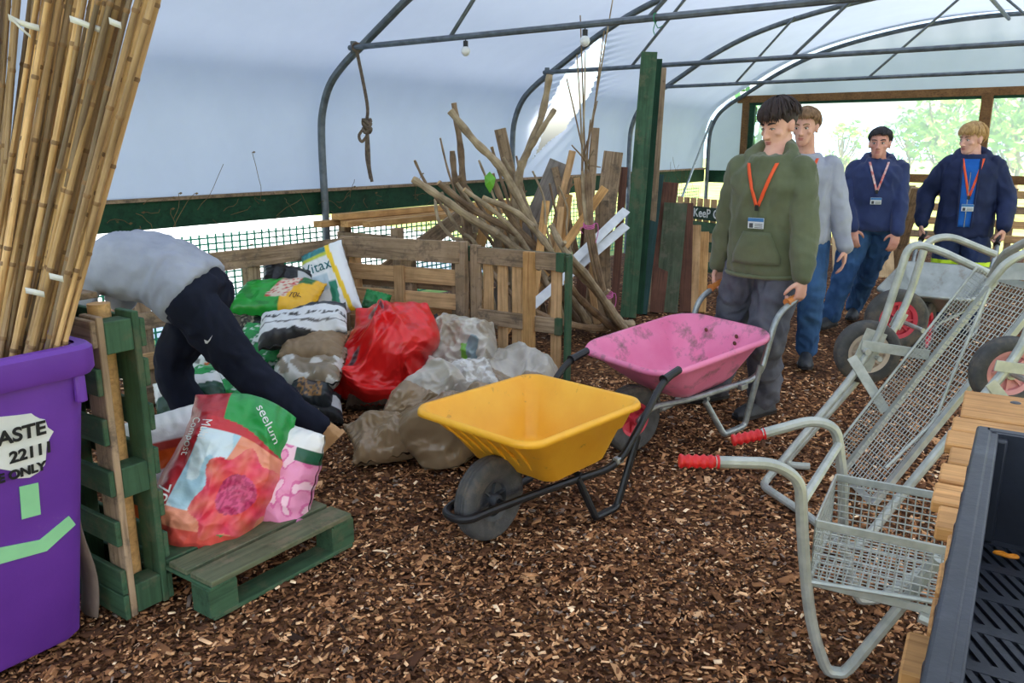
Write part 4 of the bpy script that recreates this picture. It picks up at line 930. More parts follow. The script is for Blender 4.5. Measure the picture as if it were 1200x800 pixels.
# ------------------------------------------------------------------ bags
BAGM = vcol('printed_bag_plastic', .36, .35, 24, .5)
BAGD = vcol('dusty_bag_plastic', .55, .35, 26, .35)
BAGC = vcol('shiny_bag_plastic', .28, .15, 22, .6)
def ridge(p, f, s): return 1-2*abs(mnoise.noise(Vector((p[0]*f+s, p[1]*f-s*.7, p[2]*f+s*.3))))
class Bag:
    def __init__(s, label, c, L, W, T, tilt=20, roll=0, yaw=0, seed=1, crump=.03, bend=(0,0), fn=None, m=None, group='bags of compost and feed', name='compost_bag', nu=44, nv=36, pinch=.06, fr=5.5, p=3.0, top=None, cat='bag', fold=0.0, rnd=.12, lump=0.0):
        s.c = Vector(c); s.L, s.W, s.T, s.seed, s.cr, s.bend, s.pinch, s.fr, s.p, s.top, s.fold, s.rnd, s.lump = L, W, T, seed, crump, bend, pinch, fr, p, top, fold, rnd, lump
        t, ro, ya = R(tilt), R(roll), R(yaw)
        M = Matrix(((1,0,0),(0,math.cos(t),-math.sin(t)),(0,math.sin(t),math.cos(t)))) @ Matrix.Rotation(ro, 3, 'Z')
        s.M = Matrix.Rotation(ya, 3, 'Z') @ M
        vs = []; fs = []; cols = []; fn = fn or (lambda u, v, sd: (120,100,80))
        for sd in (1, -1):
            o = len(vs)
            for i in range(nu+1):
                for j in range(nv+1):
                    u, v = -1+2*i/nu, -1+2*j/nv; vs.append(s.surf(u, v, sd)); cols.append(lin(fn(u, v, sd)))
            for i in range(nu):
                for j in range(nv):
                    q = (o+i*(nv+1)+j, o+(i+1)*(nv+1)+j, o+(i+1)*(nv+1)+j+1, o+i*(nv+1)+j+1); fs.append(q if sd > 0 else q[::-1])
        base = Vector((s.c.x, s.c.y, max(0, min(v[2] for v in vs))))
        s.t = thing(name, label, cat, base, 0, group)
        me = bpy.data.meshes.new('sack'); me.from_pydata([tuple(Vector(v)-base) for v in vs], [], fs)
        ca = me.color_attributes.new('col', 'FLOAT_COLOR', 'POINT'); ca.data.foreach_set('color', np.array(cols, dtype=np.float32).ravel())
        bm = bmesh.new(); bm.from_mesh(me); bmesh.ops.remove_doubles(bm, verts=bm.verts, dist=.0008); bm.to_mesh(me); bm.free()
        me.polygons.foreach_set('use_smooth', [True]*len(me.polygons)); me.update(); s.o = mk('sack', me, m or BAGM, s.t)
    def surf(s, u, v, sd=1):
        a, b = abs(u), abs(v); e = max(0, (1-a**s.p)*(1-b**s.p)); th = s.T/2*e**.55
        x = u*s.L/2*(1-s.pinch*(1-b*b)*a*a*1.2); y = v*s.W/2*(1-s.pinch*(1-a*a)*b*b*1.2)
        x *= math.sqrt(1-s.rnd*v*v*.75); y *= math.sqrt(1-s.rnd*u*u*.75)
        if s.top: y *= 1; x *= 1 + s.top*v
        z = sd*th + s.bend[0]*(u*u) + s.bend[1]*(v*v)
        q = (x*1.0, y*1.0, z*.7)
        am = s.cr*(.25+.75*min(1, e*2))
        z += sd*am*(.6*ridge(q, s.fr, s.seed) + .35*ridge(q, s.fr*2.1, s.seed+7) + .2*ridge(q, s.fr*4.3, s.seed+3))
        if s.fold:
            wx = x + .12*mnoise.noise(Vector((x*4, y*4, s.seed)))
            z += sd*s.fold*min(1, e*3)*(ridge((wx*1.6+y*.7, y*.5, sd), 3.4, s.seed+1) + .5*ridge((wx-y*.9, y*.4, sd), 7.5, s.seed+2))
        if s.lump:
            g = Vector((x*3.2+s.seed*1.3, y*3.2, s.seed)); z += sd*s.lump*.8*mnoise.noise(g*1.3)*min(1, e*2.5); x += s.lump*1.5*mnoise.noise(g+Vector((9,3,1))); y += s.lump*1.5*mnoise.noise(g+Vector((2,8,5)))
            z += sd*s.lump*1.1*min(1, e*2)*(ridge((x*.9+y*1.3, y*.35, sd), 2.6, s.seed+4)-.3)
        w = mnoise.noise(Vector((x*3+s.seed, y*3, 2)))*s.cr*1.4; x += w; y += mnoise.noise(Vector((x*3, y*3+s.seed, 5)))*s.cr*1.4
        z += .25*s.cr*math.sin(v*23+s.seed)*a**5 + .25*s.cr*math.sin(u*23+s.seed)*b**5
        p = s.c + s.M @ Vector((x, y, z)); p.z = max(p.z, .006 + .004*(sd+1)); return p
    def decal(s, txt, u0, v0, size, ang, m, name='lettering', aspect=1.0, off=.004):
        me = text_mesh(txt, size, 0, 0); bm = bmesh.new(); bm.from_mesh(me); bmesh.ops.triangulate(bm, faces=bm.faces[:])
        for _ in range(2):
            lg = [e for e in bm.edges if e.calc_length() > size*.3]
            if lg: bmesh.ops.subdivide_edges(bm, edges=lg, cuts=1); bmesh.ops.triangulate(bm, faces=bm.faces[:])
        ca, sa = math.cos(R(ang)), math.sin(R(ang))
        for w in bm.verts:
            x, y = w.co.x*ca - w.co.y*sa, w.co.x*sa + w.co.y*ca; u, v = u0 + x/(s.L/2), v0 + y/(s.W/2)
            P_ = s.surf(u, v); du = s.surf(u+.02, v)-P_; dv = s.surf(u, v+.02)-P_; n = du.cross(dv).normalized()
            w.co = P_ + n*off - s.t.location
        bm.to_mesh(me); bm.free(); me.materials.clear(); me.materials.append(m); return mk(name, me, None, s.t)
def nz2(u, v, f, s): return mnoise.noise(Vector((u*f+s, v*f-s, s*.31)))
W_, GR_, DG_, BRN = (232,232,228), (36,150,62), (18,82,58), (122,102,82)
def f_greenyellow(u, v, sd):
    if abs(u-.12-v*.15) < .24 and v > -.35: return (224,206,184) if nz2(u, v, 14, 2) < .12 else (196,62,58)
    if u > .22: return (40,110,50) if (v > .45 and u < .8) else (244,186,36)
    return (34,158,56) if nz2(u, v, 3, 1) < .35 else (28,130,46)
def f_vitax(u, v, sd):
    d = u - (.28 - .42*v)*1.0
    if abs(u-.52+.12*v) < .1: return (246,206,34)
    if .42 < (u+.12*v) <= .52 or (v < -.1 and .1 < u-.2*v < .42): return (44,140,110) if v < .45 else (38,118,108)
    if v > .58 and u < .5: return (60,136,140) if v > .68 else (196,206,70)
    if v < .12 and v > -.25 and u < .1: return (188,206,214)
    return (236,238,238)
def f_blackwhite(u, v, sd):
    n = v + .25*math.sin(u*2.2) + .12*nz2(u, v, 3, 3)
    if n > .62 or n < -.72: return (46,46,48)
    if abs(n-.1) < .09 and nz2(u*3, v, 6, 4) > -.1: return (60,60,62)
    if abs(n+.3) < .05: return (96,94,92)
    return (220,222,224)
def f_brown(u, v, sd):
    n = nz2(u, v, 4, 6); return (140+8*n,118+8*n,92+8*n)
def f_greybrown(u, v, sd):
    n = nz2(u, v, 3, 9); return (204,202,196) if n > .12 and v < .3 else (140+20*n,126+20*n,106+20*n)
def f_pic(u, v, sd):
    if abs(u) < .55 and abs(v-.05) < .6:
        n = nz2(u, v, 7, 4); return (206,168,60) if v > .35 else ((150,110,60) if n > .05 else (66,60,60))
    return (176,176,170) if v > .6 else (40,48,52)
def f_greenprint(u, v, sd):
    if abs(u+.1) < .42 and abs(v) < .5: return (228,230,226) if not (abs(u-.12) < .08 and abs(v) < .1) else (120,124,120)
    n = nz2(u, v*2.5, 7, 8); return (34,140,72) if n > -.28 else ((226,228,220) if n > -.4 else (226,110,50))
def f_greenmix(u, v, sd):
    n = nz2(u, v*2.2, 6, 12)
    if abs(v-.2) < .16 and -.3 < u < .5: return (230,232,228) if nz2(u*3, v*9, 5, 2) > -.1 else (60,130,90)
    return (30,150,70) if n > -.2 else ((212,222,214) if n < -.36 else (20,104,60))
def f_darkgreenwhite(u, v, sd): return (234,234,230) if v > .15+.3*u else (20,70,50)
def f_camo(u, v, sd):
    n = nz2(u, v, 6, 15); return (96,88,76) if n > .1 else ((150,140,122) if n < -.25 else (52,50,46))
def f_black(u, v, sd): return (30,31,33) if not (u > .5 and abs(v) < .35) else (190,190,190)
def f_red(u, v, sd):
    for (cu, cv, ru, rv) in ((-.55,.72,.2,.12),(-.12,.86,.16,.08),(-.82,-.55,.12,.2),(-.38,-.1,.05,.14)):
        q = ((u-cu)/ru)**2+((v-cv)/rv)**2
        if q < .55: return (70,44,50)
        if q < 1.1: return (150,110,112)
    return (226,34,34) if nz2(u, v, 3, 2) > -.3 else (206,24,26)
def f_clear(u, v, sd):
    n = nz2(u, v, 2.6, 21); m_ = nz2(u, v, 5, 33)
    if abs(u-.25+v*.2) < .06 and -.5 < v < 0: return (110,170,60)
    if n > .28 and v < .3: return (124,144,148)
    return (190+22*m_,184+22*m_,172+22*m_) if n > -.3 else (168,156,138)
def f_dirtyclear(u, v, sd):
    n = nz2(u, v, 3, 41); return (186+30*n,178+30*n,166+30*n) if v > -.35 else (150,132,110)
def f_whitegrey(u, v, sd): return (214,212,208) if nz2(u, v, 3, 51) > -.1 else (182,176,168)
def f_orange(u, v, sd):
    if v > .55: return (226,226,224)
    if v > .42: return (180,60,50)
    if abs(u) < .5 and -.45 < v < .15: return (232,232,230)
    return (226,96,30) if v > -.6 else (216,222,230)
def f_flower(u, v, sd):
    # dark red sides, a big coral bloom, pale blue sky, green head
    if v > .6 - .12*u: return (40,150,70) if u > -.35 else (176,40,48)
    if v < -.78 and u < -.45: return (38,160,74)
    if u < -.62: return (170,36,46)
    x, y = u-.42, (v+.12)*1.4; r = math.hypot(x, y); a = math.atan2(y, x)
    pet = .66*(1+.12*math.cos(a*7+.4)) + .05*nz2(u, v, 5, 7)
    if r < .3: return (176,44,92) if nz2(u, v, 22, 3) > 0 else (206,72,118)
    if r < pet:
        k = (a*7/(2*PI)) % 1; f = min(1, r/.66); g = 30*nz2(u*2, v*2, 6, 5); return (226+g*.5, 60+60*f*abs(k-.5)*2+g, 60+40*f+g)
    if v > .48: return (196,46,52)
    if u < .05 and v > -.35: return (170,206,222) if nz2(u, v, 4, 2) > -.1 else (206,222,228)
    if v < -.55: return (216,84,74) if nz2(u, v, 4, 5) > -.15 else (60,140,80)
    return (232,150,120)
def f_pink(u, v, sd):
    if v > .62: return (236,234,230)
    if u < .25 and .12 < v < .55 - .2*u and (u+.5)**2*1.2+(v-.3)**2 < .55: return (24,70,56)
    if u > .55 and v > .35: return (36,90,66)
    n = nz2(u, v, 5, 9); return (236,150,190) if n > -.12 else ((222,110,166) if n > -.3 else (244,200,216))
def BG(u, v, y, *a, **k): return Bag(k.pop('label'), at(u, v, y) if y > 0 else gp(u, v, -y), *a, **k)
TEALT = pmat('teal_lettering', (24,110,116), None, 8, .5); DKT = pmat('dark_lettering', (40,40,44), None, 8, .5); REDT = pmat('red_lettering', (200,40,44), None, 8, .5)
# floor layer first, then the heap upwards
BG(300,455,4.75,.62,.5,.3, label='dark camouflage bag at the bottom of the heap behind the legs', tilt=15, seed=31, fn=f_camo, m=BAGD)
BG(330,425,5.15,.66,.5,.34, label='brown bag hidden low in the middle of the heap', tilt=15, seed=32, fn=f_brown, m=BAGD)
BG(255,420,4.95,.6,.5,.34, label='green printed bag low at the left back of the heap', tilt=20, seed=33, fn=f_greenmix)
BG(368,482,-.08,.3,.24,.15, label='dark bag on the floor at the front of the heap', tilt=25, yaw=10, seed=34, fn=f_black, m=BAGD)
BG(366,460,-.18,.28,.26,.18, label='bag with a golden picture panel under the brown bags', tilt=48, roll=-4, yaw=8, seed=6, fn=f_pic)
BG(362,430,-.3,.38,.28,.14, label='grey and brown plastic bag in the stacked column', tilt=28, roll=4, yaw=-8, seed=5, crump=.035, fn=f_greybrown, m=BAGC)
BG(366,406,-.4,.38,.26,.12, label='plain dull brown bag in the middle of the stacked column', tilt=26, roll=-6, yaw=6, seed=4, fn=f_brown, m=BAGD)
BG(356,382,-.5,.5,.26,.13, label='black and white striped bag under the green and yellow bag', tilt=32, roll=10, yaw=4, seed=3, fn=f_blackwhite)
BG(290,378,5.05,.4,.3,.16, label='dark patterned bag at the left under the green and yellow bag', tilt=25, roll=-8, seed=12, fn=f_camo, m=BAGD)
BG(312,388,4.94,.26,.2,.1, label='small black bag with a pale label patch', tilt=30, roll=-14, seed=13, fn=f_black)
BG(338,330,5.3,.36,.26,.14, label='small dark bag behind the green and yellow bag', tilt=40, seed=14, fn=f_black)
g = BG(326,352,5.08,.56,.34,.15, label='green and yellow bag lying on top of the heap', tilt=34, roll=-5, yaw=2, seed=2, fn=f_greenyellow, m=BAGC); g.decal('70L', .55, -.2, .06, 0, BROWNW)
g = BG(387,330,5.35,.34,.52,.12, label='tall white bag with yellow stripe and teal lettering, leaning on the pallets', tilt=66, roll=22, yaw=-12, seed=7, crump=.018, fn=f_vitax, p=5, name='feed_bag')
g.decal('Vitax', -.2, .35, .1, 0, TEALT)
BG(441,354,5.5,.18,.14,.08, label='small green packet beside the red sack', tilt=60, roll=-8, seed=15, fn=lambda u,v,s: (36,140,72) if v > -.2 else (24,100,54))
BG(312,410,4.62,.34,.3,.18, label='bright green and white bag right of the bent leg', tilt=55, roll=-18, seed=8, fn=f_greenmix)
g = BG(236,432,4.35,.4,.36,.2, label='green bag with a white label panel, left of the bent leg', tilt=52, roll=-8, seed=9, fn=f_greenprint); 
BG(268,458,4.2,.46,.3,.2, label='green bag with white patches, under the white panel bag', tilt=40, roll=4, seed=10, fn=f_greenmix)
BG(222,470,3.95,.34,.3,.2, label='dark green bag with white top behind the flowered bag', tilt=50, roll=18, seed=11, fn=f_darkgreenwhite)
BG(330,500,-.1,.4,.3,.2, label='pale crumpled bag on the floor behind the bent leg', tilt=20, seed=35, fn=f_greybrown, m=BAGD)
# red sack and clear plastic
RS = BG(446,414,4.72,.66,.72,.42, label='big shiny red plastic sack slumped against the pallets', tilt=62, roll=-6, yaw=8, seed=17, crump=.05, fn=f_red, m=BAGC, nu=110, nv=110, pinch=.06, fr=4.6, top=-.14, name='red_sack', p=1.9, fold=.06, rnd=.3, lump=.085, cat='sack')
BG(540,412,4.95,.52,.5,.34, label='crumpled clear grey plastic bag below the slatted gate', tilt=55, roll=-14, yaw=-6, seed=18, crump=.06, fn=f_clear, m=BAGC, nu=90, nv=90, pinch=.08, fr=6, top=-.3, fold=.05, rnd=.25, lump=.08, name='plastic_bag', p=2)
BG(552,440,-.24,.26,.22,.14, label='small white crumpled bag lying on the clear plastic', tilt=40, roll=10, seed=19, crump=.04, fold=.03, rnd=.1, lump=.05, fr=8, nu=60, nv=60, fn=f_whitegrey, m=BAGC, name='plastic_bag', p=2)
BG(602,448,-.1,.55,.4,.16, label='flat dirty plastic bag behind the yellow wheelbarrow', tilt=15, roll=-8, seed=20, crump=.04, fold=.03, lump=.06, fr=7, nu=66, nv=60, fn=f_dirtyclear, m=BAGC, name='plastic_bag')
BG(508,466,-.2,.36,.36,.26, label='dirty white plastic bag beside the red sack', tilt=48, roll=-30, seed=22, crump=.04, fold=.035, rnd=.1, lump=.075, fr=7, nu=70, nv=66, fn=f_dirtyclear, m=BAGC, name='plastic_bag', p=2)
BG(476,496,-.13,.3,.3,.26, label='mud brown bag just under the red sack', tilt=45, roll=-40, seed=23, crump=.04, fold=.035, rnd=.1, lump=.07, fr=7, nu=70, nv=66, fn=f_brown, m=BAGC, name='muddy_bag')
BG(450,518,-.09,.34,.22,.15, label='muddy brown bag reaching farthest left on the floor', tilt=28, roll=12, seed=24, crump=.04, fold=.03, rnd=.05, lump=.06, fr=8, nu=70, nv=56, fn=f_brown, m=BAGC, name='muddy_bag', p=2)
BG(520,508,-.14,.38,.36,.26, label='muddy brown bag standing in front of the dirty white one', tilt=52, roll=20, seed=25, crump=.04, fold=.035, rnd=.1, lump=.075, fr=7, nu=70, nv=66, fn=f_brown, m=BAGC, name='muddy_bag', p=2.2)
BG(574,500,-.14,.34,.34,.22, label='muddy brown bag partly behind the yellow wheelbarrow', tilt=40, roll=-20, seed=26, crump=.04, fold=.035, rnd=.1, lump=.075, fr=7, nu=70, nv=66, fn=f_brown, m=BAGC, name='muddy_bag', p=2.2)
BG(432,462,-.08,.3,.22,.15, label='dark brown bag tucked under the red sack on its left', tilt=25, seed=27, fn=lambda u,v,s: (84,66,54), m=BAGD, name='muddy_bag')
gut = thing('gutter_offcut', 'black plastic gutter offcut sticking up beside the red sack', 'gutter', at(500,378,5.2))
a, b = at(480,392,5.15), at(516,368,5.3); d = (b-a).normalized(); side = d.cross(UP).normalized(); nn = side.cross(d)
MB().loft([[p_ + side*.045*math.cos(t_) - nn*.045*math.sin(t_) for t_ in np.linspace(0, PI, 9)] + [p_ + side*.04*math.cos(t_) - nn*.04*math.sin(t_) for t_ in np.linspace(PI, 0, 9)] for p_ in (a-d*.3, b)]).build('channel', BLACKM, gut)

# ------------------------------------------------------------------ near green pallets
P1, P2_ = gp(252, 728), gp(414, 640); pd_ = Vector((P2_.x-P1.x, P2_.y-P1.y, 0)); PL = pd_.length; pd_.normalize(); pc = Vector((-pd_.y, pd_.x, 0))   # pc: away to the left
FP = thing('flat_pallet', 'low green pallet on the floor under the flowered compost bag', 'pallet', P1 + pd_*PL/2 + pc*.3, 0, 'green pallets')
LW = wood('worn_green_deck', (104,110,84), (74,84,62), .8, .08, 1, 20, .35, stain=(128,118,94))
for k, (o, w) in enumerate(((.0,.115),(.135,.1),(.25,.1),(.36,.1),(.47,.1))):
    plank('deck_board', P1+pc*(o+w/2)+UP*.129, P1+pd_*PL+pc*(o+w/2)+UP*.129, w, .02, LW if k < 2 else GREENW, FP, UP)
for o in (.05, .5):
    for f in (.07, .5, .93):
        if o < .1 and f == .5: continue
        plank('block', P1+pd_*(PL*f-.055)+pc*o+UP*.062, P1+pd_*(PL*f+.055)+pc*o+UP*.062, .095, .1, GREENW if f > .1 else PALE if False else GREENW, FP, UP)
    plank('bottom_board', P1+pc*o+UP*.008, P1+pd_*PL+pc*o+UP*.008, .1, .016, GREENW, FP, UP)
for f in (.07, .93): plank('cross_board', P1+pd_*(PL*f)+UP*.114, P1+pd_*(PL*f)+pc*.56+UP*.114, .1, .012, GREENW, FP, UP)
# upright pallet, edge towards us, running back to the left
U0 = P1 - pd_*.14 + pc*.24; U0.z = 0; UH, UT = 1.0, .135
UPP = thing('upright_pallet', 'green pallet stood on end between the purple bin and the bags', 'pallet', U0, 0, 'green pallets')
def upl(nm, a, b, w, t, m, nrm): return plank(nm, U0+a, U0+b, w, t, m, UPP, nrm)
for f, nm in ((.011, 'front_face_post'), (UT-.011, 'back_face_post')):
    upl(nm, pd_*f+pc*.05, pd_*f+pc*.05+UP*UH, .1, .022, GREYW if f < .05 else GREENW, pd_)
for z in (.055, .46, .93): upl('block', pd_*UT/2+pc*.04+UP*(z-.05), pd_*UT/2+pc*.04+UP*(z+.05), .075, UT-.046, GREENW, pd_)
for z in (.04, .13, .3, .47, .64, .8, .95):
    upl('slat', pd_*(-.011)+pc*.0+UP*z, pd_*(-.011)+pc*.85+UP*z, .085, .018, GREENW if z < .9 else GREYW, pd_)
for z in (.05, .2, .35, .5, .65, .8, .93): upl('slat', pd_*(UT+.009)+UP*z, pd_*(UT+.009)+pc*.85+UP*z, .09, .018, GREENW, pd_)
for o in (.42, .8):
    upl('stringer', pd_*UT/2+pc*o, pd_*UT/2+pc*o+UP*UH, .09, UT-.02, GREENW, pd_)
upl('top_board', pd_*UT/2+UP*(UH+.032)+pc*.2, pd_*UT/2+UP*(UH+.032)+pc*.85, UT-.03, .02, GREYW, UP)
POLE = wood('round_timber', (222,176,118), (190,142,90), .7, .05)
pb = U0+pd_*.075+pc*.118
MB().tube([pb+UP*.01, pb+UP*.5, pb+UP*1.02], .034, 14).build('round_stake', POLE); st_ = bpy.data.objects['round_stake']
tag(st_, 'round timber stake standing inside the upright green pallet', 'stake')
# grey bark strip hanging between bin and pallet
q = U0 + pc*.05 - pd_*.06
mb = MB(); rows = []
for k in range(12):
    z = .02 + .5*k/11; wob = .03*math.sin(k*.6)
    rows.append([q + UP*z + pc*(a*.05+.06) + pd_*(-.02+wob*.5-.012*math.cos(a*1.5)) for a in (-1,-.5,0,.5,1)])
mb.add([p_ for r in rows for p_ in r], [(i*5+j, i*5+j+1, (i+1)*5+j+1, (i+1)*5+j) for i in range(11) for j in range(4)])
tag(mb.build('bark_strip', pmat('grey_bark', (132,118,108), (108,94,86), 6, .9, 0, .3, 30), solid=.006), 'curled grey strip propped between the bin and the green pallet', 'strip')
# bags on the pallet
fb_ = Bag('big red and green compost bag with a flower picture on the low pallet', at(262,560,2.84), .43, .68, .3, tilt=70, roll=-20, yaw=14, seed=41, crump=.034, fn=f_flower, nu=120, nv=150, pinch=.05, fr=5.5, top=-.04, p=2.3, fold=.03, rnd=.3, lump=.03)
fb_.decal('Multi', -.58, .46, .046, -84, WHITE_T); fb_.decal('Compost', -.76, .36, .046, -84, WHITE_T); fb_.decal('70L', -.74, -.3, .06, -80, WHITE_T); fb_.decal('seelum', .42, .76, .05, -40, WHITE_T)
pk = Bag('pink bag with white top and dark green label beside the flowered bag', at(330,556,2.93), .34, .42, .2, tilt=68, roll=-12, yaw=-8, seed=42, crump=.028, fn=f_pink, nu=90, nv=100, fr=5, top=-.05, p=2.2, pinch=.06, fold=.018, rnd=.25)
pk.decal('dberg', -.22, .38, .045, 8, WHITE_T); pk.decal('violet', -.2, .24, .045, 8, WHITE_T)
Bag('white and orange bag between the upright pallet and the flowered bag', at(196,556,3.08), .3, .52, .16, tilt=80, roll=4, yaw=24, seed=43, crump=.02, fn=f_orange, nu=50, nv=60, fr=5)
# ------------------------------------------------------------------ purple bin with canes
PURP = pmat('purple_bin_plastic', (112,58,168), (98,48,152), 3, .5, 0, .08, 60, dirt=(140,110,170), dirt_amt=.06)
bc = gp(100, 412, .93); bc.z = 0; bf = Vector((-.57,-.82,0)).normalized(); bk_ = Vector((-bf.y, bf.x, 0)); bk_ = bk_ if bk_.y > 0 else -bk_   # bf: along the front to the left; bk_: back
BW, BD, BH = .5, .42, .95
BIN = thing('wheelie_bin', 'purple wheelie bin with a torn white label, full of canes', 'bin', bc + bf*BW/2 + bk_*BD/2)
def bring(inset, z, rad=.05):
    out = []
    tz = max(0, 1-z/.86); x0, x1, y0, y1 = inset+.05*tz, BW-inset-.05*tz, inset+.12*tz, BD-inset-.03*tz
    for (cx, cy, a0) in ((x1-rad, y1-rad, 0), (x0+rad, y1-rad, 90), (x0+rad, y0+rad, 180), (x1-rad, y0+rad, 270)):
        for k in range(7): a = R(a0+90*k/6); out.append(bc + bf*(cx+rad*math.cos(a)) + bk_*(cy+rad*math.sin(a)) + UP*z)
    return out
rg = [bring(.012,.012), bring(.0,.03), bring(.0,.4), bring(.0,.86), bring(-.0,.9), bring(.0,BH), bring(.012,BH), bring(.012,.85), bring(.014,.4), bring(.016,.06), bring(.03,.05)]
mb = MB().loft(rg, True); mb.build('body', PURP, BIN)
mb = MB().loft([bring(-.0,.865,.05), bring(-.022,.87,.06), bring(-.03,.885,.06), bring(-.03,.945,.06), bring(-.02,.957,.06), bring(.006,.957,.05)], False); mb.build('rim', PURP, BIN)
for o in (.03, .47): MB().box(bc + bf*(BW-o) + bk_*.0 + UP*.83, (.02,.03,.08), Matrix((bf,bk_,UP)).transposed()).build('rim_rib', PURP, BIN, bevel=.004)
MB().box(bc + bf*.03 - bk_*.004 + UP*.83, (.03,.02,.08), Matrix((bf,bk_,UP)).transposed()).build('rim_rib', PURP, BIN, bevel=.005)
for s in (.06, BW-.06):
    c = bc + bf*s + bk_*(BD+.03) + UP*.1; wheel(BIN, c, bf, .1, .045, GREYRIM)
# label: torn white sticker, lettering and tape on the front face; the face leans out with height
def fpt(x, z, off): return bc + bf*x + bk_*(.12*max(0,1-z/.86) - off) + UP*z
def fpix(u, v):                         # where a pixel of the photograph meets the bin's front face
    d = ray(u, v); n = bk_ + UP*(.12/.86); q = bc + bk_*.12; t = (q-Vector((0,0,CAMH))).dot(n)/d.dot(n); p_ = Vector((0,0,CAMH)) + d*t
    return (p_-bc).dot(bf), p_.z
def patch(nm, outline, m, off):
    pts = [fpt(*fpix(u, v), off) for u, v in outline]; c = sum(pts, Vector())/len(pts); mb = MB(); n = len(pts)
    mb.add(pts + [p_ + bk_*.003 for p_ in pts], [tuple(range(n)), tuple(range(n, 2*n))[::-1]] + [(i, n+i, n+(i+1)%n, (i+1)%n) for i in range(n)]); return mb.build(nm, m, BIN, smooth=False)
STK = pmat('label_white', (236,238,236), (222,224,222), 10, .55)
patch('label', [(-60,488),(0,488),(20,486),(36,484),(40,487),(46,490),(52,491),(55,500),(62,505),(58,512),(54,520),(53,535),(52,544),(44,553),(34,559),(20,560),(18,552),(0,549),(-60,556)], STK, .0045)
BLT = pmat('black_lettering', (30,32,36), None, 8, .6)
nf = -bk_
def bintext(s, u, v, size):
    x, z = fpix(u, v); return text_on(s, size, fpt(x, z, .0085), -bf, (nf - UP*(.12/.86)), BLT, BIN, offset=.0015)
def rtext(s, uright, v, size):          # right aligned at a pixel
    o = bintext(s, uright, v, size); me = o.data; mx = max(w.co.x for w in me.vertices)
    for w in me.vertices: w.co.x -= mx
rtext('WASTE', 52, 500, .056); rtext('22111', 57, 523, .046); rtext('WASTE ONLY', 53, 544, .036)
GT = pmat('mint_tape', (156,226,170), (146,214,160), 8, .55)
patch('tape_piece', [(22,570),(44,565),(47,602),(25,608)], GT, .0045)
patch('tape_strip', [(-40,668),(0,641),(46,632),(80,604),(88,614),(54,645),(0,660),(-40,690)], GT, .0045)
# bamboo canes
BAM = [wood('bamboo_%d' % k, c, c2, .5, .3, 1.5, 30, .08) for k, (c, c2) in enumerate([((204,166,116),(170,130,84)), ((172,142,106),(134,106,76)), ((146,124,100),(106,88,68))])]
cane_me = []; NODE = pmat('cane_node', (150,114,74), (118,88,56), 20, .6)
for k in range(4):
    rs = random.Random(k); mb = MB(); L = 2.3; pts = []; rr = []; x = -L/2; r0 = .0078
    while x < L/2:
        stp = rs.uniform(.17, .28)
        for dx, f in ((0,1),(.006,1.22),(.012,1.05),(.02,.97)): pts.append((x+dx, .003*math.sin(x*3+k), .003*math.cos(x*2.3+k))); rr.append(r0*f*(1-.12*(x/L)))
        x += stp
    mb.tube(pts, rr, 7); me = mb.mesh('cane', None, True, 50); me.polygons.foreach_set('material_index', [1 if (i//7) % 4 in (0, 1) and i < (len(pts)-1)*7 else 0 for i in range(len(me.polygons))]); cane_me.append(me)
CB = []
for k, (lb) in enumerate(['left bundle of grey brown bamboo canes in the bin', 'middle bundle of golden bamboo canes in the bin', 'right bundle of golden bamboo canes leaning out of the bin']):
    CB.append(thing('cane_bundle', lb, 'cane bundle', bc + bf*(.32-.12*k) + bk_*.22 + UP*.06, 0, 'bundles of bamboo canes'))
rs = random.Random(21)
def cane(bi, u0, v0, u1, v1, y0, y1, mi, r=1.0):
    a, b = at(u0, v0, y0), at(u1, v1, y1); d = (b-a).normalized(); lo = a + d*((.1-a.z)/d.z); L = 2.3
    # keep the foot inside the bin
    M = frame(lo, lo + d*L, (0,-1,0)); me = cane_me[rs.randrange(4)].copy() if len(cane_me) < 0 else cane_me[rs.randrange(4)]
    key = (me.name, mi)
    if key not in _pl:
        m2 = me.copy(); m2.name = 'cane'; m2.materials.append(BAM[mi]); m2.materials.append(NODE); _pl[key] = m2
    o = mk('cane', _pl[key], None, CB[bi], CB[bi].matrix_basis.inverted() @ M @ Matrix.Diagonal((1, r, r, 1))); return o
for k in range(30):     # left bundle: nearer to upright
    u = rs.uniform(-40, 26); cane(0, u, 405, u + rs.uniform(12, 34) + (u+34)*.5, 0, 2.36+rs.uniform(-.06,.06), 2.5+rs.uniform(-.1,.1), 1 if k % 3 else 2, rs.uniform(.8,1.2))
for k in range(26):     # middle bundle
    f = k/25; u = -25 + 75*f; cane(1, u + rs.uniform(-3,3), 405, 40 + 92*f + rs.uniform(-5,5), 0, 2.25+rs.uniform(-.06,.06), 2.33+rs.uniform(-.1,.1), 0 if rs.random() < .6 else rs.choice((1,2)), rs.uniform(.85,1.25))
for k in range(16):     # right bundle
    f = k/15; u = 22 + 54*f; cane(2, u + rs.uniform(-2,2), 405, 112 + 72*f + rs.uniform(-3,3), 0, 2.21+rs.uniform(-.05,.05), 2.26+rs.uniform(-.08,.08), 0 if rs.random() < .5 else rs.choice((1,2)), rs.uniform(.85,1.2))
TAPE = pmat('clear_tape', (222,220,214), (206,202,192), 20, .25)
def band(bi, pts, y, w=.016):
    P_ = [at(u, v, y) for u, v in pts]; mb = MB(); n = len(P_)
    vs = [p_ + UP*w/2 for p_ in P_] + [p_ - UP*w/2 for p_ in P_]; mb.add(vs, [(i, i+1, n+i+1, n+i) for i in range(n-1)]); mb.build('tape_band', TAPE, CB[bi], solid=.002)
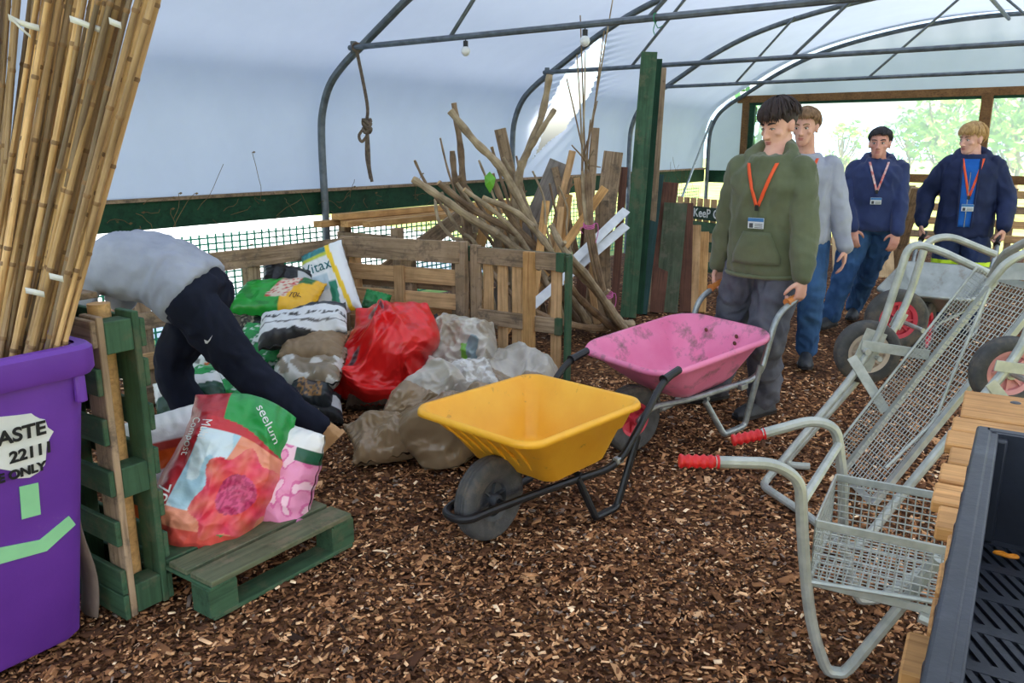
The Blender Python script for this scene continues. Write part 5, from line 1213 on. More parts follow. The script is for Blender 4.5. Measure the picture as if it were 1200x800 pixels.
band(0, [(10,20),(22,26),(34,30),(46,33)], 2.27); band(0, [(14,22),(24,33),(36,43)], 2.265, .008); band(1, [(82,22),(94,26),(106,31),(118,35)], 2.22)
band(2, [(128,24),(134,27),(142,30)], 2.17); band(1, [(30,340),(40,342),(52,345)], 2.16); band(2, [(58,323),(66,325),(74,327)], 2.14)
# ------------------------------------------------------------------ people
from mathutils.bvhtree import BVHTree
def remesh(mb, voxel, it=3, disp=0, freq=(7,7,7), seed=0, ridge_=True):
    me = bpy.data.meshes.new('tmp'); me.from_pydata(mb.v, [], mb.f)
    bm = bmesh.new(); bm.from_mesh(me); bmesh.ops.recalc_face_normals(bm, faces=bm.faces[:]); bm.to_mesh(me); bm.free()
    o = bpy.data.objects.new('tmp', me); COL.objects.link(o)
    r = o.modifiers.new('r', 'REMESH'); r.mode = 'VOXEL'; r.voxel_size = voxel; r.use_smooth_shade = True
    if it: s = o.modifiers.new('s', 'SMOOTH'); s.factor = .5; s.iterations = it
    bpy.context.view_layer.update(); out = bpy.data.meshes.new_from_object(o.evaluated_get(bpy.context.evaluated_depsgraph_get()))
    bpy.data.objects.remove(o); bpy.data.meshes.remove(me)
    if disp:
        n = len(out.vertices); co = np.empty(n*3, np.float32); no = np.empty(n*3, np.float32)
        out.vertices.foreach_get('co', co); out.vertices.foreach_get('normal', no); co = co.reshape(-1,3); no = no.reshape(-1,3)
        d = np.empty(n, np.float32)
        for i in range(n):
            x, y, z = co[i]; q = Vector((x*freq[0]+seed, y*freq[1], z*freq[2])); q += Vector((1,1,0))*mnoise.noise(q*.5)*1.2
            d[i] = (.5-abs(mnoise.noise(q)))*1.0 + .4*mnoise.noise(q*2.3)
        co += no*(d*disp)[:,None]; out.vertices.foreach_set('co', co.ravel())
    out.polygons.foreach_set('use_smooth', [True]*len(out.polygons)); out.update(); return out
def V3(*a): return Vector(a)
def ik(a, b, l1, l2, pole):
    a, b = Vector(a), Vector(b); d = b-a; L = d.length
    if L > (l1+l2)*.999: l1, l2 = l1*L/(l1+l2)*1.001, l2*L/(l1+l2)*1.001
    x = (l1*l1-l2*l2+L*L)/(2*L); h = math.sqrt(max(0, l1*l1-x*x)); d.normalize(); p = Vector(pole); p = (p - d*p.dot(d)).normalized()
    return a + d*x + p*h
def limb(mb, pts, rs, seg=14, n=4):
    c = catmull(pts, n); m = len(pts)-1; rr = []
    for i in range(len(c)):
        t = i/(len(c)-1)*m; k = min(m-1, int(t)); rr.append(rs[k]+(rs[k+1]-rs[k])*(t-k))
    mb.tube(c, rr, seg); mb.ell(pts[0], (rs[0],)*3); mb.ell(pts[-1], (rs[-1],)*3)
def add_hand(mb, wrist, fd, nrm, thumb, curl, k=1.0, spread=0.0):
    fd = Vector(fd).normalized(); nrm = Vector(nrm); nrm = (nrm - fd*nrm.dot(fd)).normalized(); lat = fd.cross(nrm).normalized()
    if lat.dot(Vector(thumb)) < 0: lat = -lat
    w = Vector(wrist); rings = []
    for x, a, b in ((-.02,.027,.021),(.015,.031,.019),(.05,.041,.0165),(.085,.042,.014),(.097,.036,.011)):
        rings.append([w + fd*x*k + lat*a*k*math.cos(t) + nrm*b*k*math.sin(t) for t in np.linspace(0, 2*PI, 17)[:-1]])
    mb.loft(rings)
    for yo, ln, r in ((.031,.94,.0092),(.0105,1.03,.0096),(-.0105,.97,.0092),(-.03,.78,.0082)):
        p = w + fd*.086*k + lat*yo*k; d = (fd + lat*yo*spread).normalized(); pts = [p - fd*.02*k, p]; a = 0
        for seg_, c in ((.043,curl*.7),(.027,curl*1.0),(.021,curl*.7)):
            a += c; dd = d*math.cos(a) - nrm*math.sin(a); p = p + dd*seg_*ln*k; pts.append(p)
        mb.tube(catmull(pts, 3), [r*k]*(len(pts)*3-2-3) + [r*k*.92, r*k*.85, r*k*.7], 9); mb.ell(pts[-1], (r*.75*k,)*3, nu=8, nv=6)
    p = w + fd*.02*k + lat*.024*k - nrm*.006*k; pts = [p]
    for (f, l, n_, s_) in ((.5,.75,-.35,.036),(.8,.45,-.45,.03),(.9,.1,-.55,.024)):
        p = p + (fd*f + lat*l + nrm*n_).normalized()*s_*k; pts.append(p)
    mb.tube(catmull(pts, 3), [.0135*k,.0135*k,.013*k,.0125*k,.012*k,.0115*k,.011*k,.0105*k,.0085*k,.007*k][:len(catmull(pts,3))], 9); mb.ell(pts[-1], (.008*k,)*3, nu=8, nv=6)
SKIN = pmat('skin', (226,176,156), (212,156,136), 14, .55, 0, .05, 120, spec=.35)
SKIN2 = pmat('skin_ruddy', (222,166,146), (204,140,122), 14, .55, 0, .05, 120, spec=.35)
LIP = pmat('lips', (196,116,108), None, 20, .5); EYEW = pmat('eye_white', (226,222,216), None, 10, .3); IRIS = pmat('iris', (52,44,40), None, 10, .3)
ORL = pmat('orange_lanyard', (244,96,44), (230,80,34), 12, .6); WHL = pmat('white_red_lanyard', (228,206,204), (206,70,66), 40, .6)
BADGE = pmat('badge_white', (232,236,238), (214,220,226), 12, .35); BADGEB = pmat('badge_blue', (64,130,190), None, 12, .4)
def hairmat(n, c, c2): return pmat(n, c, c2, 40, .55, 0, .4, 200, spec=.4)
def build_head(t, mbody, Hm, hc, skin, hair, brow_m, look_down=False, fringe=5, side=-8, back=-48, thick=.02, seed=1, k=1.0, beard=None):
    T = lambda p: hc + Hm @ (Vector(p)*k)
    def EL(c, r, mb): mb.ell(T(c), tuple(v*k for v in r), Hm, 18, 12)
    EL((0,-.012,.035), (.074,.094,.082), mbody)
    rings = []
    for z, y, rx, ry in ((-.122,.066,.012,.010),(-.114,.060,.026,.024),(-.098,.048,.040,.042),(-.072,.033,.052,.058),(-.04,.02,.0605,.071),(-.005,.010,.0655,.0815),(.03,.003,.068,.088),(.055,-.004,.068,.088)):
        rings.append([T((rx*math.cos(a), y+ry*math.sin(a), z)) for a in np.linspace(0, 2*PI, 25)[:-1]])
    mbody.loft(rings)
    mbody.tube([T(p) for p in ((0,.083,.018),(0,.094,-.006),(0,.106,-.03),(0,.113,-.041),(0,.1,-.05))], [.0075*k,.008*k,.0095*k,.0105*k,.008*k], 10)
    for s in (-1, 1):
        EL((s*.01,.099,-.044), (.0075,.009,.0065), mbody); EL((s*.032,.073,.019), (.024,.0145,.007), mbody); EL((s*.043,.056,-.028), (.02,.022,.018), mbody)
        EL((s*.074,-.006,-.012), (.009,.02,.031), mbody); EL((s*.079,-.014,.002), (.006,.014,.02), mbody)
    EL((0,.081,-.083), (.02,.012,.006), mbody); EL((0,.068,-.108), (.02,.017,.013), mbody)
    mb = MB(); mb.ell(T((0,.0862,-.0685)), (.021*k,.0085*k,.0045*k), Hm); mb.ell(T((0,.085,-.0775)), (.018*k,.0085*k,.0055*k), Hm); mb.build('lips', LIP, t, False)
    for s in (-1, 1):
        hgt = .0035 if look_down else .0065
        o = MB().ell(T((s*.031,.0795,-.003)), (.0135*k,.0075*k,hgt*k), Hm); e = o.build('eye', EYEW, t, False)
        MB().ell(T((s*.031+.001,.0848,-.0035 if not look_down else -.005)), (.0058*k,.004*k,hgt*.95*k), Hm, 12, 8).build('iris', IRIS, e, False)
        MB().tube([T((s*(.017+.029*f), .0875-.008*f*f, .001+.005*math.sin(PI*min(1,f*1.1))- (.004 if look_down else 0))) for f in np.linspace(0, 1, 7)], .0018*k, 5).build('eyelid', brow_m, t, False)
        MB().tube([T((s*(.012+.04*f), .0915-.013*f*f, .018+.007*math.sin(PI*f*.8))) for f in np.linspace(0, 1, 8)], [.0022*k,.0034*k,.004*k,.004*k,.0038*k,.0032*k,.0025*k,.0015*k], 6, flat=1.3).build('eyebrow', brow_m, t, False)
    # hair: a shaped cap with strand ridges plus loose locks
    rs = random.Random(seed); na, nt_ = 96, 22; rings = []
    def endphi(a):                         # a = 0 at the front
        f = (1+math.cos(a))/2; c = math.cos(a)
        e = (fringe*max(0, c)**.7 + side*(1-abs(c))**1.0) if c >= 0 else (side*(1-abs(c)) + back*abs(c)**.8)
        return e + 9*mnoise.noise(Vector((a*4, seed, 0))) + 6*mnoise.noise(Vector((a*13, seed, 2)))
    def hp(a, ph, ex):
        ce = math.cos(ph); return T((math.sin(a)*(.074+ex)*ce, -.012+math.cos(a)*(.094+ex)*ce, .035+(.082+ex)*math.sin(ph)))
    vs = []; fs = []
    for i in range(nt_):
        f = i/(nt_-1)
        for j in range(na):
            a = 2*PI*j/na; pe = R(endphi(a)); ph = PI/2 + (pe-PI/2)*f
            st = .0055*mnoise.noise(Vector((a*9, f*2.2, seed))) + .003*mnoise.noise(Vector((a*26, f*3, seed+4)))
            c = math.cos(a); ft_ = max(0, min(1, (c-.25)/.4)); ex = thick*(ft_*(1-.2*f) + (1-ft_)*(1-.82*f*f)) + st*(1-.6*f*(1-ft_))
            if f > .93: ex = .002
            vs.append(hp(a, ph, ex*1.0))
    for i in range(nt_-1):
        for j in range(na): fs.append((i*na+j, i*na+(j+1)%na, (i+1)*na+(j+1)%na, (i+1)*na+j))
    mb = MB().add(vs, fs); mb.f.append(tuple(range(na)))
    vs = []
    for i in range(9):
        f = i/8
        for j in range(na):
            a = 2*PI*j/na; c = math.cos(a); lo = -22 if c > -.1 else -22-34*min(1, (-c-.1)*1.6)
            if c > .25: lo = max(lo, fringe*1.0 if c > .62 else -22 + (fringe+22)*(c-.25)/.37)
            ph = PI/2 + (R(lo)-PI/2)*f; vs.append(hp(a, ph, (.0045 if f < .95 else .0) + .0008*math.sin(a*40+f*9)))
    n0 = len(mb.v); mb.add(vs, [(i*na+j, i*na+(j+1)%na, (i+1)*na+(j+1)%na, (i+1)*na+j) for i in range(8) for j in range(na)])
    for q in range(130):
        a = rs.gauss(0, .75) if q < 80 else rs.uniform(0, 2*PI); pe = endphi(a) - rs.uniform(0, 11); p0 = rs.uniform(25, 70)
        pts = [hp(a + .25*(1-f)*rs.uniform(-.2,.2) + .12*f*math.sin(q), R(p0 + (pe-p0)*f), thick*(.95-.25*f) + .004*math.sin(PI*f)) for f in np.linspace(0, 1, 7)]
        mb.tube(pts, [.002*k,.0045*k,.0055*k,.0055*k,.005*k,.0035*k,.001*k], 5)
    mb.build('hair', hair, t, False)
def person(label, loc, yaw, H, P):
    k = H/1.78; t = thing('person', label, 'person', (loc[0], loc[1], 0), yaw, 'people in the tunnel'); Winv = t.matrix_basis.inverted()
    Winv = (Matrix.Translation(Vector((loc[0], loc[1], 0))) @ Matrix.Rotation(yaw, 4, 'Z')).inverted(); Rinv = Winv.to_3x3()
    spine = [Vector(p)*1.0 for p in P.get('spine', [(0,0,.93*k),(0,0,1.1*k),(0,-.005,1.3*k),(0,.0,1.49*k)])]
    sc = catmull(spine, 8); sl_ = [0]
    for a, b in zip(sc, sc[1:]): sl_.append(sl_[-1]+(b-a).length)
    tw = P.get('twist', 0)
    def sframe(s):
        s = s*k
        if s <= 0: d = (sc[1]-sc[0]).normalized(); p = sc[0] + d*s
        elif s >= sl_[-1]: d = (sc[-1]-sc[-2]).normalized(); p = sc[-1] + d*(s-sl_[-1])
        else:
            i = max(j for j in range(len(sl_)-1) if sl_[j] <= s); d = (sc[i+1]-sc[i]).normalized(); p = sc[i] + d*(s-sl_[i])
        r = Vector((1,0,0)); r = (r - d*r.dot(d)).normalized(); return p, r, d.cross(r), d
    def ring(s, w, dp, fo=0, n=28, e=2.4):
        p, r, f, d = sframe(s); out = []
        for a in np.linspace(0, 2*PI, n+1)[:-1]:
            c, s_ = math.cos(a), math.sin(a); q = (abs(c)**e + abs(s_)**e)**(-1/e); out.append(p + r*w*k*c*q + f*(dp*k*s_*q + fo*k))
        return out
    g = P.get('girth', 1.0)
    shw = P.get('shoulder', .162)*k
    hips = [sframe(-.02)[0] + Vector((s*.088*k*g, 0, -.01)) for s in (-1, 1)]
    shs = []
    for s in (-1, 1):
        p, r, f, d = sframe(.448); shs.append(p + r*s*shw - f*.005)
    hands, elbows, knees, ankles = [], [], [], []
    for i, s in enumerate((-1, 1)):
        hd = P['hands'][i]; hw = Vector(hd['p']); hw = (Winv @ hw) if hd.get('world', True) else hw*k
        hands.append(hw); el = ik(shs[i], hw, .29*k, .265*k, hd.get('pole', (s*.6, -.8, 0))); elbows.append(el)
        ft = P['feet'][i]; an = Vector(ft['p']); an = (Winv @ an) if ft.get('world', False) else an*k
        ankles.append(an); knees.append(ik(hips[i], an, .43*k, .42*k, ft.get('pole', (s*.1, 1, 0))))
    # --- body
    body = MB(); skin = P.get('skin', SKIN)
    for s0, s1 in ((0,.1),): pass
    body.loft([ring(s, w*.82, d*.78) for s, w, d in ((-.06,.15,.11),(.05,.16,.115),(.2,.155,.11),(.35,.17,.12),(.44,.15,.1),(.53,.075,.07))])
    pn, rn, fn_, dn = sframe(.50)
    Hm = P['head'][1]; hc = (Winv @ Vector(P['head'][0])) if P['head'][2] else Vector(P['head'][0])*k
    Hm = Rinv @ Hm if P['head'][2] else Hm
    body.tube([pn - dn*.04, pn + (hc + Hm @ V3(0,-.022,-.06) - pn)*.5, hc + Hm @ V3(0,-.02,-.05)], [.066*k,.056*k,.056*k], 16)
    for i in (0, 1):
        limb(body, [shs[i], elbows[i], hands[i]], [.05*k,.038*k,.024*k]); limb(body, [hips[i], knees[i], ankles[i]], [.075*k,.052*k,.038*k])
        h = P['hands'][i]; fd, nr, th = (Vector(x) for x in h['dir'])
        if h.get('world', True): fd, nr, th = Rinv @ fd, Rinv @ nr, Rinv @ th
        add_hand(body, hands[i], fd, nr, th, R(h.get('curl', 25)), k)
    build_head(t, body, Hm, hc, skin, P['hair'], P['brow'], P.get('down', False), *P.get('hairline', (5,-8,-48,.02)), seed=P.get('seed', 1), k=k*P.get('hk', 1.0))
    me = remesh(body, .0055, 2); mk('body', me, skin, t)
    # --- trousers
    tr = MB(); lw = P.get('leg_w', 1.0); m = P['trousers']
    tr.loft([ring(s, w*g, d*g) for s, w, d in ((.1,.16,.118),(.04,.168,.124),(-.02,.172,.128),(-.07,.165,.122),(-.1,.12,.1))])
    for i in (0, 1):
        sh = ankles[i] + (ankles[i]-knees[i]).normalized()*.0
        limb(tr, [hips[i], (hips[i]+knees[i])/2, knees[i], (knees[i]+sh)/2, sh + V3(0,0,.03)], [.1*k*g*min(1.1,lw), .088*k*lw*g, .074*k*lw, .068*k*lw, P.get('cuff', .062)*k*lw])
    me = remesh(tr, .009, 3, .02*P.get('tw', 1), (10,10,7), P.get('seed', 1)); mk('trousers', me, m, t)
    # --- shoes
    for i, s in enumerate((-1, 1)):
        ft = P['feet'][i]; a = ankles[i]; fd = Vector(ft.get('dir', (0,1,0))); fd = (Rinv @ fd) if ft.get('world', False) else fd; pit = ft.get('pitch', 0)
        fdz = Vector((fd.x*math.cos(pit), fd.y*math.cos(pit), math.sin(pit))).normalized(); up = Vector((0,0,1)); up = (up - fdz*up.dot(fdz)).normalized(); lt = fdz.cross(up)
        zb = a.z - .075*k; base = Vector((a.x, a.y, 0)) if not pit else a - up*.085*k
        zoff = zb if not pit else 0
        sh = MB(); so = MB()
        def sr(x, w, h, z0=.012): 
            o = base + fdz*x*k + up*(zoff if not pit else 0); return [o + lt*w*k*math.cos(q) + up*(z0*k + (h*k*math.sin(q) if math.sin(q) > 0 else 0)) for q in np.linspace(0, 2*PI, 17)[:-1]]
        sh.loft([sr(-.08,.022,.055), sr(-.07,.038,.085), sr(-.03,.042,.11), sr(.02,.044,.105), sr(.07,.05,.085), sr(.13,.053,.064), sr(.185,.044,.05), sr(.212,.022,.03)])
        if P.get('boots'): limb(sh, [base + up*.05*k, base + up*P['boots']*k], [.045*k,.047*k])
        else: limb(sh, [base + up*(zoff+.06*k), base + up*(zoff+.115*k)], [.038*k,.04*k])
        me = remesh(sh, .006, 2); mk('shoe', me, P['shoes'], t)
        for (x, w) in (): pass
        outl = [(-.087,.024),(-.075,.04),(-.03,.045),(.02,.046),(.07,.052),(.13,.056),(.19,.047),(.219,.022)]
        lo_ = [base + fdz*x*k + lt*w*k + up*(zoff) for x, w in outl] + [base + fdz*x*k - lt*w*k + up*(zoff) for x, w in outl[::-1]]
        nn_ = len(lo_); so.add(lo_ + [p + up*.02*k for p in lo_], [tuple(range(nn_)), tuple(range(nn_, 2*nn_))[::-1]] + [(q, nn_+q, nn_+(q+1)%nn_, (q+1)%nn_) for q in range(nn_)])
        so.build('sole', P.get('sole', BLACKM), t, False, smooth=False)
    # --- top
    top = MB(); b = P.get('baggy', 1.0); m = P['top']
    hem = P.get('hem', -.07)
    rg = [(hem,.172,.13),(hem+.03,.182,.138),(.03,.18,.136),(.15,.172,.13),(.28,.176,.13),(.38,.182,.126),(.44,.172,.11),(.475,.135,.095),(.505,.095,.085),(.53,.078,.078)]
    top.loft([ring(s, w*b*g, d*b*g) for s, w, d in rg])
    for i in (0, 1):
        sleeve = P.get('sleeve', 1.0); el, hw = elbows[i], hands[i]
        if sleeve >= 1:
            cu = hw + (el-hw).normalized()*.02*k
            limb(top, [shs[i], (shs[i]+el)/2, el, (el+cu)/2, cu], [.066*k*b,.066*k*b,.061*k*b,.055*k*b,.044*k*b])
            d = (cu-el).normalized(); top.tube([cu - d*.045*k, cu + d*.008*k], .04*k*b, 14)
        else: limb(top, [shs[i], shs[i]+(el-shs[i])*sleeve], [.07*k*b,.064*k*b])
    if P.get('hood'):
        p, r, f, d = sframe(.5)
        loop = []; rr = []
        for a in np.linspace(0, 2*PI, 25)[:-1]:
            c = math.cos(a); loop.append(p + r*.104*k*math.sin(a) + f*(.096*c-.01)*k + d*(.02 - .095*max(0, c)**1.5 + .035*max(0,-c))*k); rr.append((.026 + .014*(1-c)/2)*k)
        top.tube(loop, rr, 10, closed=True)
        top.ell(p - f*.105*k - d*.03*k, (.125*k,.06*k,.11*k), Matrix((r, f, d)).transposed())
    me = remesh(top, .0085, 3, .019*P.get('fw', 1), (9,9,6), P.get('seed', 1)+5); TOP = mk('top', me, m, t); TOP.name = P.get('top_name', 'hoodie')
    bvh = BVHTree.FromPolygons([v.co[:] for v in me.vertices], [p.vertices[:] for p in me.polygons])
    def front(x, s, off=.006):
        p, r, f, d = sframe(s); o = p + r*x*k; h = bvh.ray_cast(o + f*.5, -f, 1.0); return (h[0] if h[0] else o + f*.14*k) + f*off
    if P.get('pocket'):
        mb = MB(); rows = []
        for j in range(9):
            s = -.03 + .17*j/8; w = .13 - .055*max(0, (j-2)/6); rows.append([front(w*u, s, .006+.006*(1-u**4)) for u in np.linspace(-1, 1, 13)])
        mb.add([q for r_ in rows for q in r_], [(i*13+j, i*13+j+1, (i+1)*13+j+1, (i+1)*13+j) for i in range(8) for j in range(12)]); mb.build('pocket', m, TOP, False, solid=.006)
        for s in (hem+.0,):
            mb = MB(); q = [v for v in ring(s, .182*b*g, .138*b*g)]; mb.tube(q, .012*k, 8, closed=True); mb.build('hem_band', m, TOP, False)
    if P.get('inner'):
        im, w = P['inner']; mb = MB(); rows = []
        ss = np.linspace(-.04, .5, 22)
        for s in ss: rows.append([front(u*w*(.75+.25*(s+.04)/.54) + .01, s, .004) for u in np.linspace(-1, 1, 9)])
        mb.add([q for r_ in rows for q in r_], [(i*9+j, i*9+j+1, (i+1)*9+j+1, (i+1)*9+j) for i in range(21) for j in range(8)]); mb.build('inner_hoodie', im, TOP, False, solid=.008)
        for u in (-1, 1):
            mb = MB(); mb.tube([front(u*w*(.78+.25*(s+.04)/.54) + .01, s, .01) for s in ss], .009, 6); mb.build('front_edge', m, TOP, False)
        mb = MB(); mb.tube([front(.008, s, .012) for s in ss[:18]], .003, 5); mb.build('zip', STEEL, TOP, False)
    if P.get('neck_fill'):
        p, r, f, d = sframe(.5); mb = MB(); mb.ell(p + f*.05*k - d*.025*k, (.068*k,.056*k,.055*k), Matrix((r, f, d)).transposed()); mb.build('undershirt', P['neck_fill'], t, False)
    ly = P.get('lanyard')
    if ly:
        lm, s1, xo = ly; LN = thing('lanyard', P['badge_label'], 'lanyard', (0,0,0)) if False else None
        for u in (-1, 1):
            mb = MB(); vs = []
            for f_ in np.linspace(0, 1, 14):
                s = .505 + (s1-.505)*f_; x = u*.07*(1-f_)**1.0 + xo*f_ + (.004*u)
                vs += [front(x-.009, s, .008+.004*(u > 0)), front(x+.009, s, .008+.004*(u > 0))]
            mb.add(vs, [(2*i, 2*i+1, 2*i+3, 2*i+2) for i in range(13)]); mb.build('lanyard_strap', lm, t, False, solid=.002)
        p, r, f, d = sframe(s1-.045); c = front(xo, s1-.045, .012); M_ = Matrix((r, f, d)).transposed()
        MB().box(front(xo, s1-.008, .014), (.02*k,.008,.03*k), M_).build('clip', BLACKM, t, False, bevel=.002)
        c = front(xo, s1-.085, .016); bd = MB().box(c, (.086*k,.004,.056*k), M_).build('badge', BADGE, t, False, bevel=.0015)
        MB().box(c + d*.018*k + f*.003, (.084*k,.003,.018*k), M_).build('badge_header', BADGEB, bd, False, smooth=False); MB().box(c - d*.012*k + r*.024*k + f*.003, (.02*k,.003,.024*k), M_).build('badge_photo', GREYRIM, bd, False, smooth=False)
        for q in (0, 1, 2): MB().box(c - d*(.004+.009*q)*k - r*.016*k + f*.003, (.042*k,.003,.003*k), M_).build('badge_line', GREYRIM, bd, False, smooth=False)
    return t, sframe, front
def headM(yaw, pitch=0, roll=0): return (Matrix.Rotation(yaw, 3, 'Z') @ Matrix.Rotation(-pitch, 3, 'X') @ Matrix.Rotation(roll, 3, 'Y'))
def bar_hands(b, up=.05):                 # wrists above a barrow's grips; returns (person's left?, right?) by side of the barrow
    M = Matrix.Translation(b.location) @ b.rotation_euler.to_matrix().to_4x4() @ Matrix.Diagonal((*b.scale, 1)); out = []
    fwd = (M.to_3x3() @ Vector((1,0,0))).normalized(); lat = (M.to_3x3() @ Vector((0,1,0))).normalized()
    for s in (1, -1):
        g = M @ Vector((b['hand_x'], s*.27, b['hand_z'])); o = lat*s
        out.append(dict(p=g + Vector((0,0,.092)) + o*.026 - fwd*.015, dir=(Vector((0,0,-1)) + fwd*.1 - o*.05, o, fwd), curl=58))
    return out                             # barrow left (+y) is the pusher's left
def yaw_to(d): return math.atan2(-d[0], d[1])
HOODG = pmat('olive_hoodie', (106,112,86), (90,97,73), 6, .9, 0, .25, 220, sheen=.2, spec=.2)
JEANG = pmat('charcoal_jeans', (104,106,116), (72,74,84), 7, .85, 0, .3, 260, spec=.2)
JEANB = pmat('blue_jeans', (62,98,142), (44,74,114), 6, .85, 0, .3, 260, spec=.2)
NAVYH = pmat('navy_hoodie', (54,66,108), (43,54,92), 6, .9, 0, .2, 220, sheen=.2, spec=.2)
NAVYJ = pmat('navy_jacket', (36,48,86), (28,38,70), 6, .75, 0, .2, 200, spec=.3)
NAVYT = pmat('navy_trousers', (42,56,92), (32,44,74), 6, .8, 0, .2, 200, spec=.3)
BLUEH = pmat('bright_blue_hoodie', (40,104,190), (30,88,170), 6, .85, 0, .2, 200, spec=.2)
GREYS = pmat('grey_sweatshirt', (176,180,192), (158,162,176), 6, .9, 0, .2, 220, spec=.2)
GREYT = pmat('grey_tee', (172,176,188), (152,156,168), 6, .9, 0, .2, 220, spec=.2)
JOG = pmat('dark_joggers', (30,34,50), (22,26,40), 6, .85, 0, .15, 220, spec=.2)
BLKSH = pmat('black_shoe', (44,48,54), (32,35,40), 12, .6, 0, .2, 80); TANB = pmat('tan_boot', (196,152,104), (172,126,82), 12, .7, 0, .2, 80)
NAVYTEE = pmat('navy_tee', (30,38,62), None, 8, .85); HIVIS = pmat('hi_vis_yellow', (206,240,40), (190,226,30), 10, .6)
DKH = hairmat('dark_brown_hair', (58,42,38), (36,26,24)); BRH = hairmat('light_brown_hair', (150,118,84), (112,84,58)); BLH = hairmat('blond_hair', (206,168,112), (160,122,74)); BKH = hairmat('black_brown_hair', (48,44,46), (30,28,30))
# boy in green, pushing the pink barrow
hn = bar_hands(PB); mid = (hn[0]['p']+hn[1]['p'])/2; bax = (PB.rotation_euler.to_matrix() @ Vector((1,0,0))); bax.z = 0; bax.normalize()
pos = mid - bax*.04; hd0 = at(913,146,pos.y+.03); fy = yaw_to((-.62,-.78)); 
fo1, fo2 = gp(893,486), gp(838,468)
for f_ in (fo1, fo2): f_.z = .085
person('boy in an olive green hoodie pushing the pink wheelbarrow', (pos.x, pos.y), fy, 1.77, dict(
    spine=[(0,-.02,.93),(0,-.01,1.1),(0,.0,1.3),(0,.03,1.475)], hands=hn, feet=[dict(p=fo1, world=True, dir=(-.85,-.5,0)), dict(p=fo2, world=True, dir=(-.9,-.4,0))],
    head=(hd0, headM(yaw_to((-.86,-.5)), R(14)), True), skin=SKIN, hair=DKH, brow=DKH, down=True, hairline=(6,14,-8,.026), seed=3, trousers=JEANG, leg_w=1.28, tw=1.3, cuff=.066,
    shoes=BLKSH, top=HOODG, baggy=1.12, hk=1.04, hood=True, pocket=True, neck_fill=NAVYTEE, lanyard=(ORL,.27,.0), hem=-.1))
# boy in grey behind him
p = at(930,300,5.6); hd0 = at(944,149,5.55); fy = yaw_to((-.35,-.94))
person('boy in a light grey sweatshirt half hidden behind the green hoodie', (p.x+.03, p.y), fy, 1.76, dict(
    hands=[dict(p=(-.30,.06,.83), world=False, dir=((0,.1,-1),(-1,0,0),(0,1,0)), curl=22), dict(p=(.27,.06,.82), world=False, dir=((0,.1,-1),(1,0,0),(0,1,0)), curl=22)],
    feet=[dict(p=(-.11,.02,.085)), dict(p=(.11,-.05,.085))], head=(hd0, headM(yaw_to((-.6,-.8)), R(4)), True), hair=BRH, brow=BRH, hairline=(22,0,-40,.02), seed=5, trousers=JEANB, shoes=BLKSH, top=GREYS, baggy=1.08, top_name='sweatshirt', lanyard=(ORL,.27,.0), leg_w=1.1))
# boy in navy hoodie
p = at(1018,300,6.75); hd0 = at(1031,168,6.72); fy = yaw_to((-.35,-.94)); f1, f2 = gp(1000,372), gp(972,384)
for f_ in (f1, f2): f_.z = .085
person('boy in a navy hoodie and blue jeans standing at the back', (p.x, p.y), fy, 1.69, dict(
    spine=[(0,0,.89),(0,.0,1.05),(0,0,1.24),(0,.0,1.41)], girth=1.14, hands=[dict(p=(-.19,.19,.86), world=False, dir=((.2,.15,-1),(-.3,1,.0),(1,.2,0)), curl=24, pole=(-1,-.5,0)), dict(p=(.16,.19,.88), world=False, dir=((-.2,.15,-1),(.3,1,0),(-1,.2,0)), curl=24, pole=(1,-.5,0))],
    feet=[dict(p=f1, world=True, dir=(-.5,-.85,0)), dict(p=f2, world=True, dir=(-.75,-.6,0))], head=(hd0, headM(yaw_to((-.5,-.86)), R(-2)), True), skin=SKIN2, hair=BKH, brow=BKH, hairline=(24,-2,-40,.016), hk=1.06, seed=7, trousers=JEANB, leg_w=1.2, tw=1.1, shoes=BLKSH, top=NAVYH, baggy=1.1, hood=True, lanyard=(WHL,.27,.0), shoulder=.175))
# blond boy with the galvanised barrow
hn = bar_hands(GB); mid = (hn[0]['p']+hn[1]['p'])/2; bax = (GB.rotation_euler.to_matrix() @ Vector((1,0,0))); bax.z = 0; bax.normalize()
pos = mid - bax*.1; hd0 = at(1139,163,pos.y+.02); fy = yaw_to((-.45,-.9))
tb, sfr, frn = person('blond boy in a navy jacket behind the galvanised wheelbarrow', (pos.x, pos.y), fy, 1.74, dict(
    hands=hn, feet=[dict(p=(-.12,.05,.085)), dict(p=(.12,-.12,.085))], head=(hd0, headM(yaw_to((-.93,-.36)), R(4)), True), hair=BLH, brow=BRH, hairline=(10,-6,-40,.026), seed=9, trousers=NAVYT, leg_w=1.15, shoes=BLKSH,
    top=NAVYJ, baggy=1.16, top_name='jacket', hood=True, inner=(BLUEH,.065), lanyard=(ORL,.2,.0), hem=-.13))
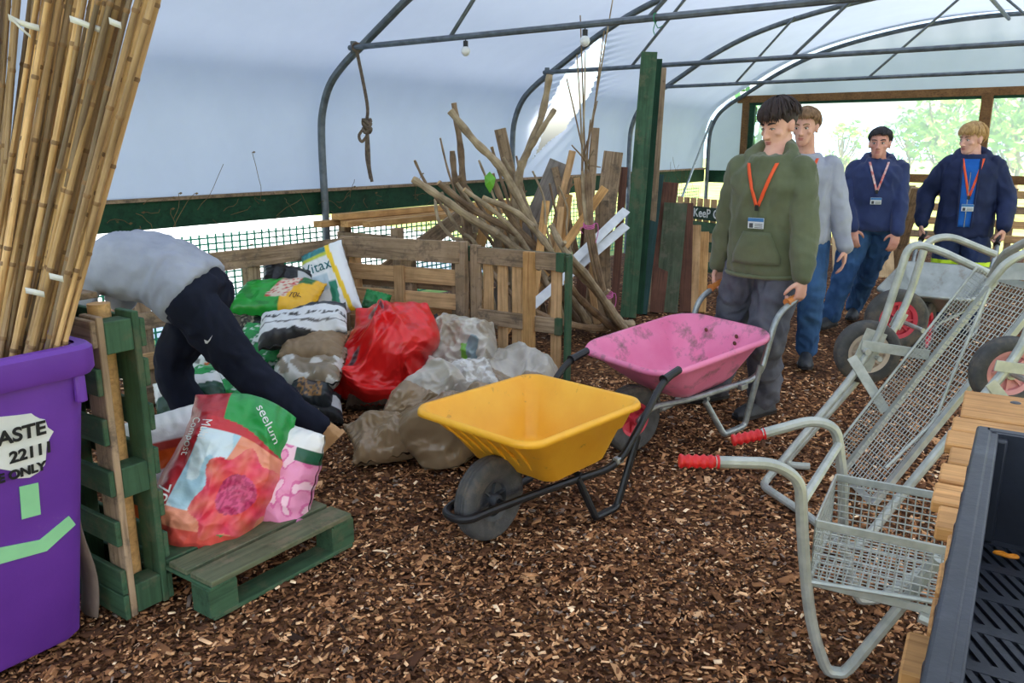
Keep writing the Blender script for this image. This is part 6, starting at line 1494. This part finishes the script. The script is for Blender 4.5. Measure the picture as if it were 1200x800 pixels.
# bright band on the blond boy's trousers
jo = [o for o in tb.children if o.name.startswith('trousers')][0]; me_ = jo.data; sel = [q for q in me_.polygons if .5 < q.center.z < .6]
idx = {}; mb = MB()
for q in sel:
    f_ = []
    for vi in q.vertices:
        if vi not in idx: idx[vi] = len(mb.v); v_ = me_.vertices[vi]; mb.v.append(tuple(v_.co + v_.normal*.005))
        f_.append(idx[vi])
    mb.f.append(tuple(f_))
mb.build('hi_vis_band', HIVIS, jo, False, angle=None)
# bending person at the bags
p = at(228,350,3.62); z0 = p.z
tb, sfr, frn = person('person bending over the bags in a grey t-shirt and dark joggers', (p.x, p.y), R(82), 1.74, dict(
    spine=[(0,0,.86),(0,.16,.96),(0,.34,.97),(0,.52,.90)], hands=[dict(p=(-.2,.62,.42), world=False, dir=((0,.3,-1),(-1,0,0),(0,1,0)), curl=25), dict(p=(.2,.66,.42), world=False, dir=((0,.3,-1),(1,0,0),(0,1,0)), curl=25)],
    feet=[dict(p=(-.04,-.58,.23), dir=(0,1,0), pitch=-.8, pole=(0,1,.3)), dict(p=(.12,.1,.085), dir=(0,1,0), pole=(0,1,0))], head=((0,.74,.82), headM(0, R(65)), False), hair=BRH, brow=BRH, seed=11, trousers=JOG, leg_w=1.14, cuff=.05, shoes=TANB, boots=.19, sole=TANB,
    top=GREYT, baggy=1.1, sleeve=.62, top_name='tshirt', fw=1.2, hem=-.02, girth=1.05))

# small white tick on the joggers, found on the cloth itself
jo = [o for o in tb.children if o.name.startswith('trousers')][0]
Wm = Matrix.Translation(tb.location) @ Matrix.Rotation(tb.rotation_euler.z, 4, 'Z'); Wi = Wm.inverted()
bv = BVHTree.FromPolygons([v.co[:] for v in jo.data.vertices], [q.vertices[:] for q in jo.data.polygons])
def onleg(u, v):
    o_ = Wi @ Vector((0,0,CAMH)); d_ = (Wi.to_3x3() @ ray(u, v)).normalized(); h = bv.ray_cast(o_, d_); return (h[0] - d_*.006) if h[0] else None
up_ = [(239.5,398),(240.5,402),(243,402.5),(246,399),(249,392.5)]; lo_ = [(239.5,398),(241.5,399),(243.5,399.5),(246,396.5),(249,392.5)]
pu = [onleg(*q) for q in up_]; pl_ = [onleg(*q) for q in lo_]
if all(pu) and all(pl_):
    mb = MB(); mb.add(pu + pl_, [(i, i+1, 6+i, 5+i) for i in range(4)]); mb.build('tick_mark', WHITE_T, jo, False, smooth=False, solid=.002)
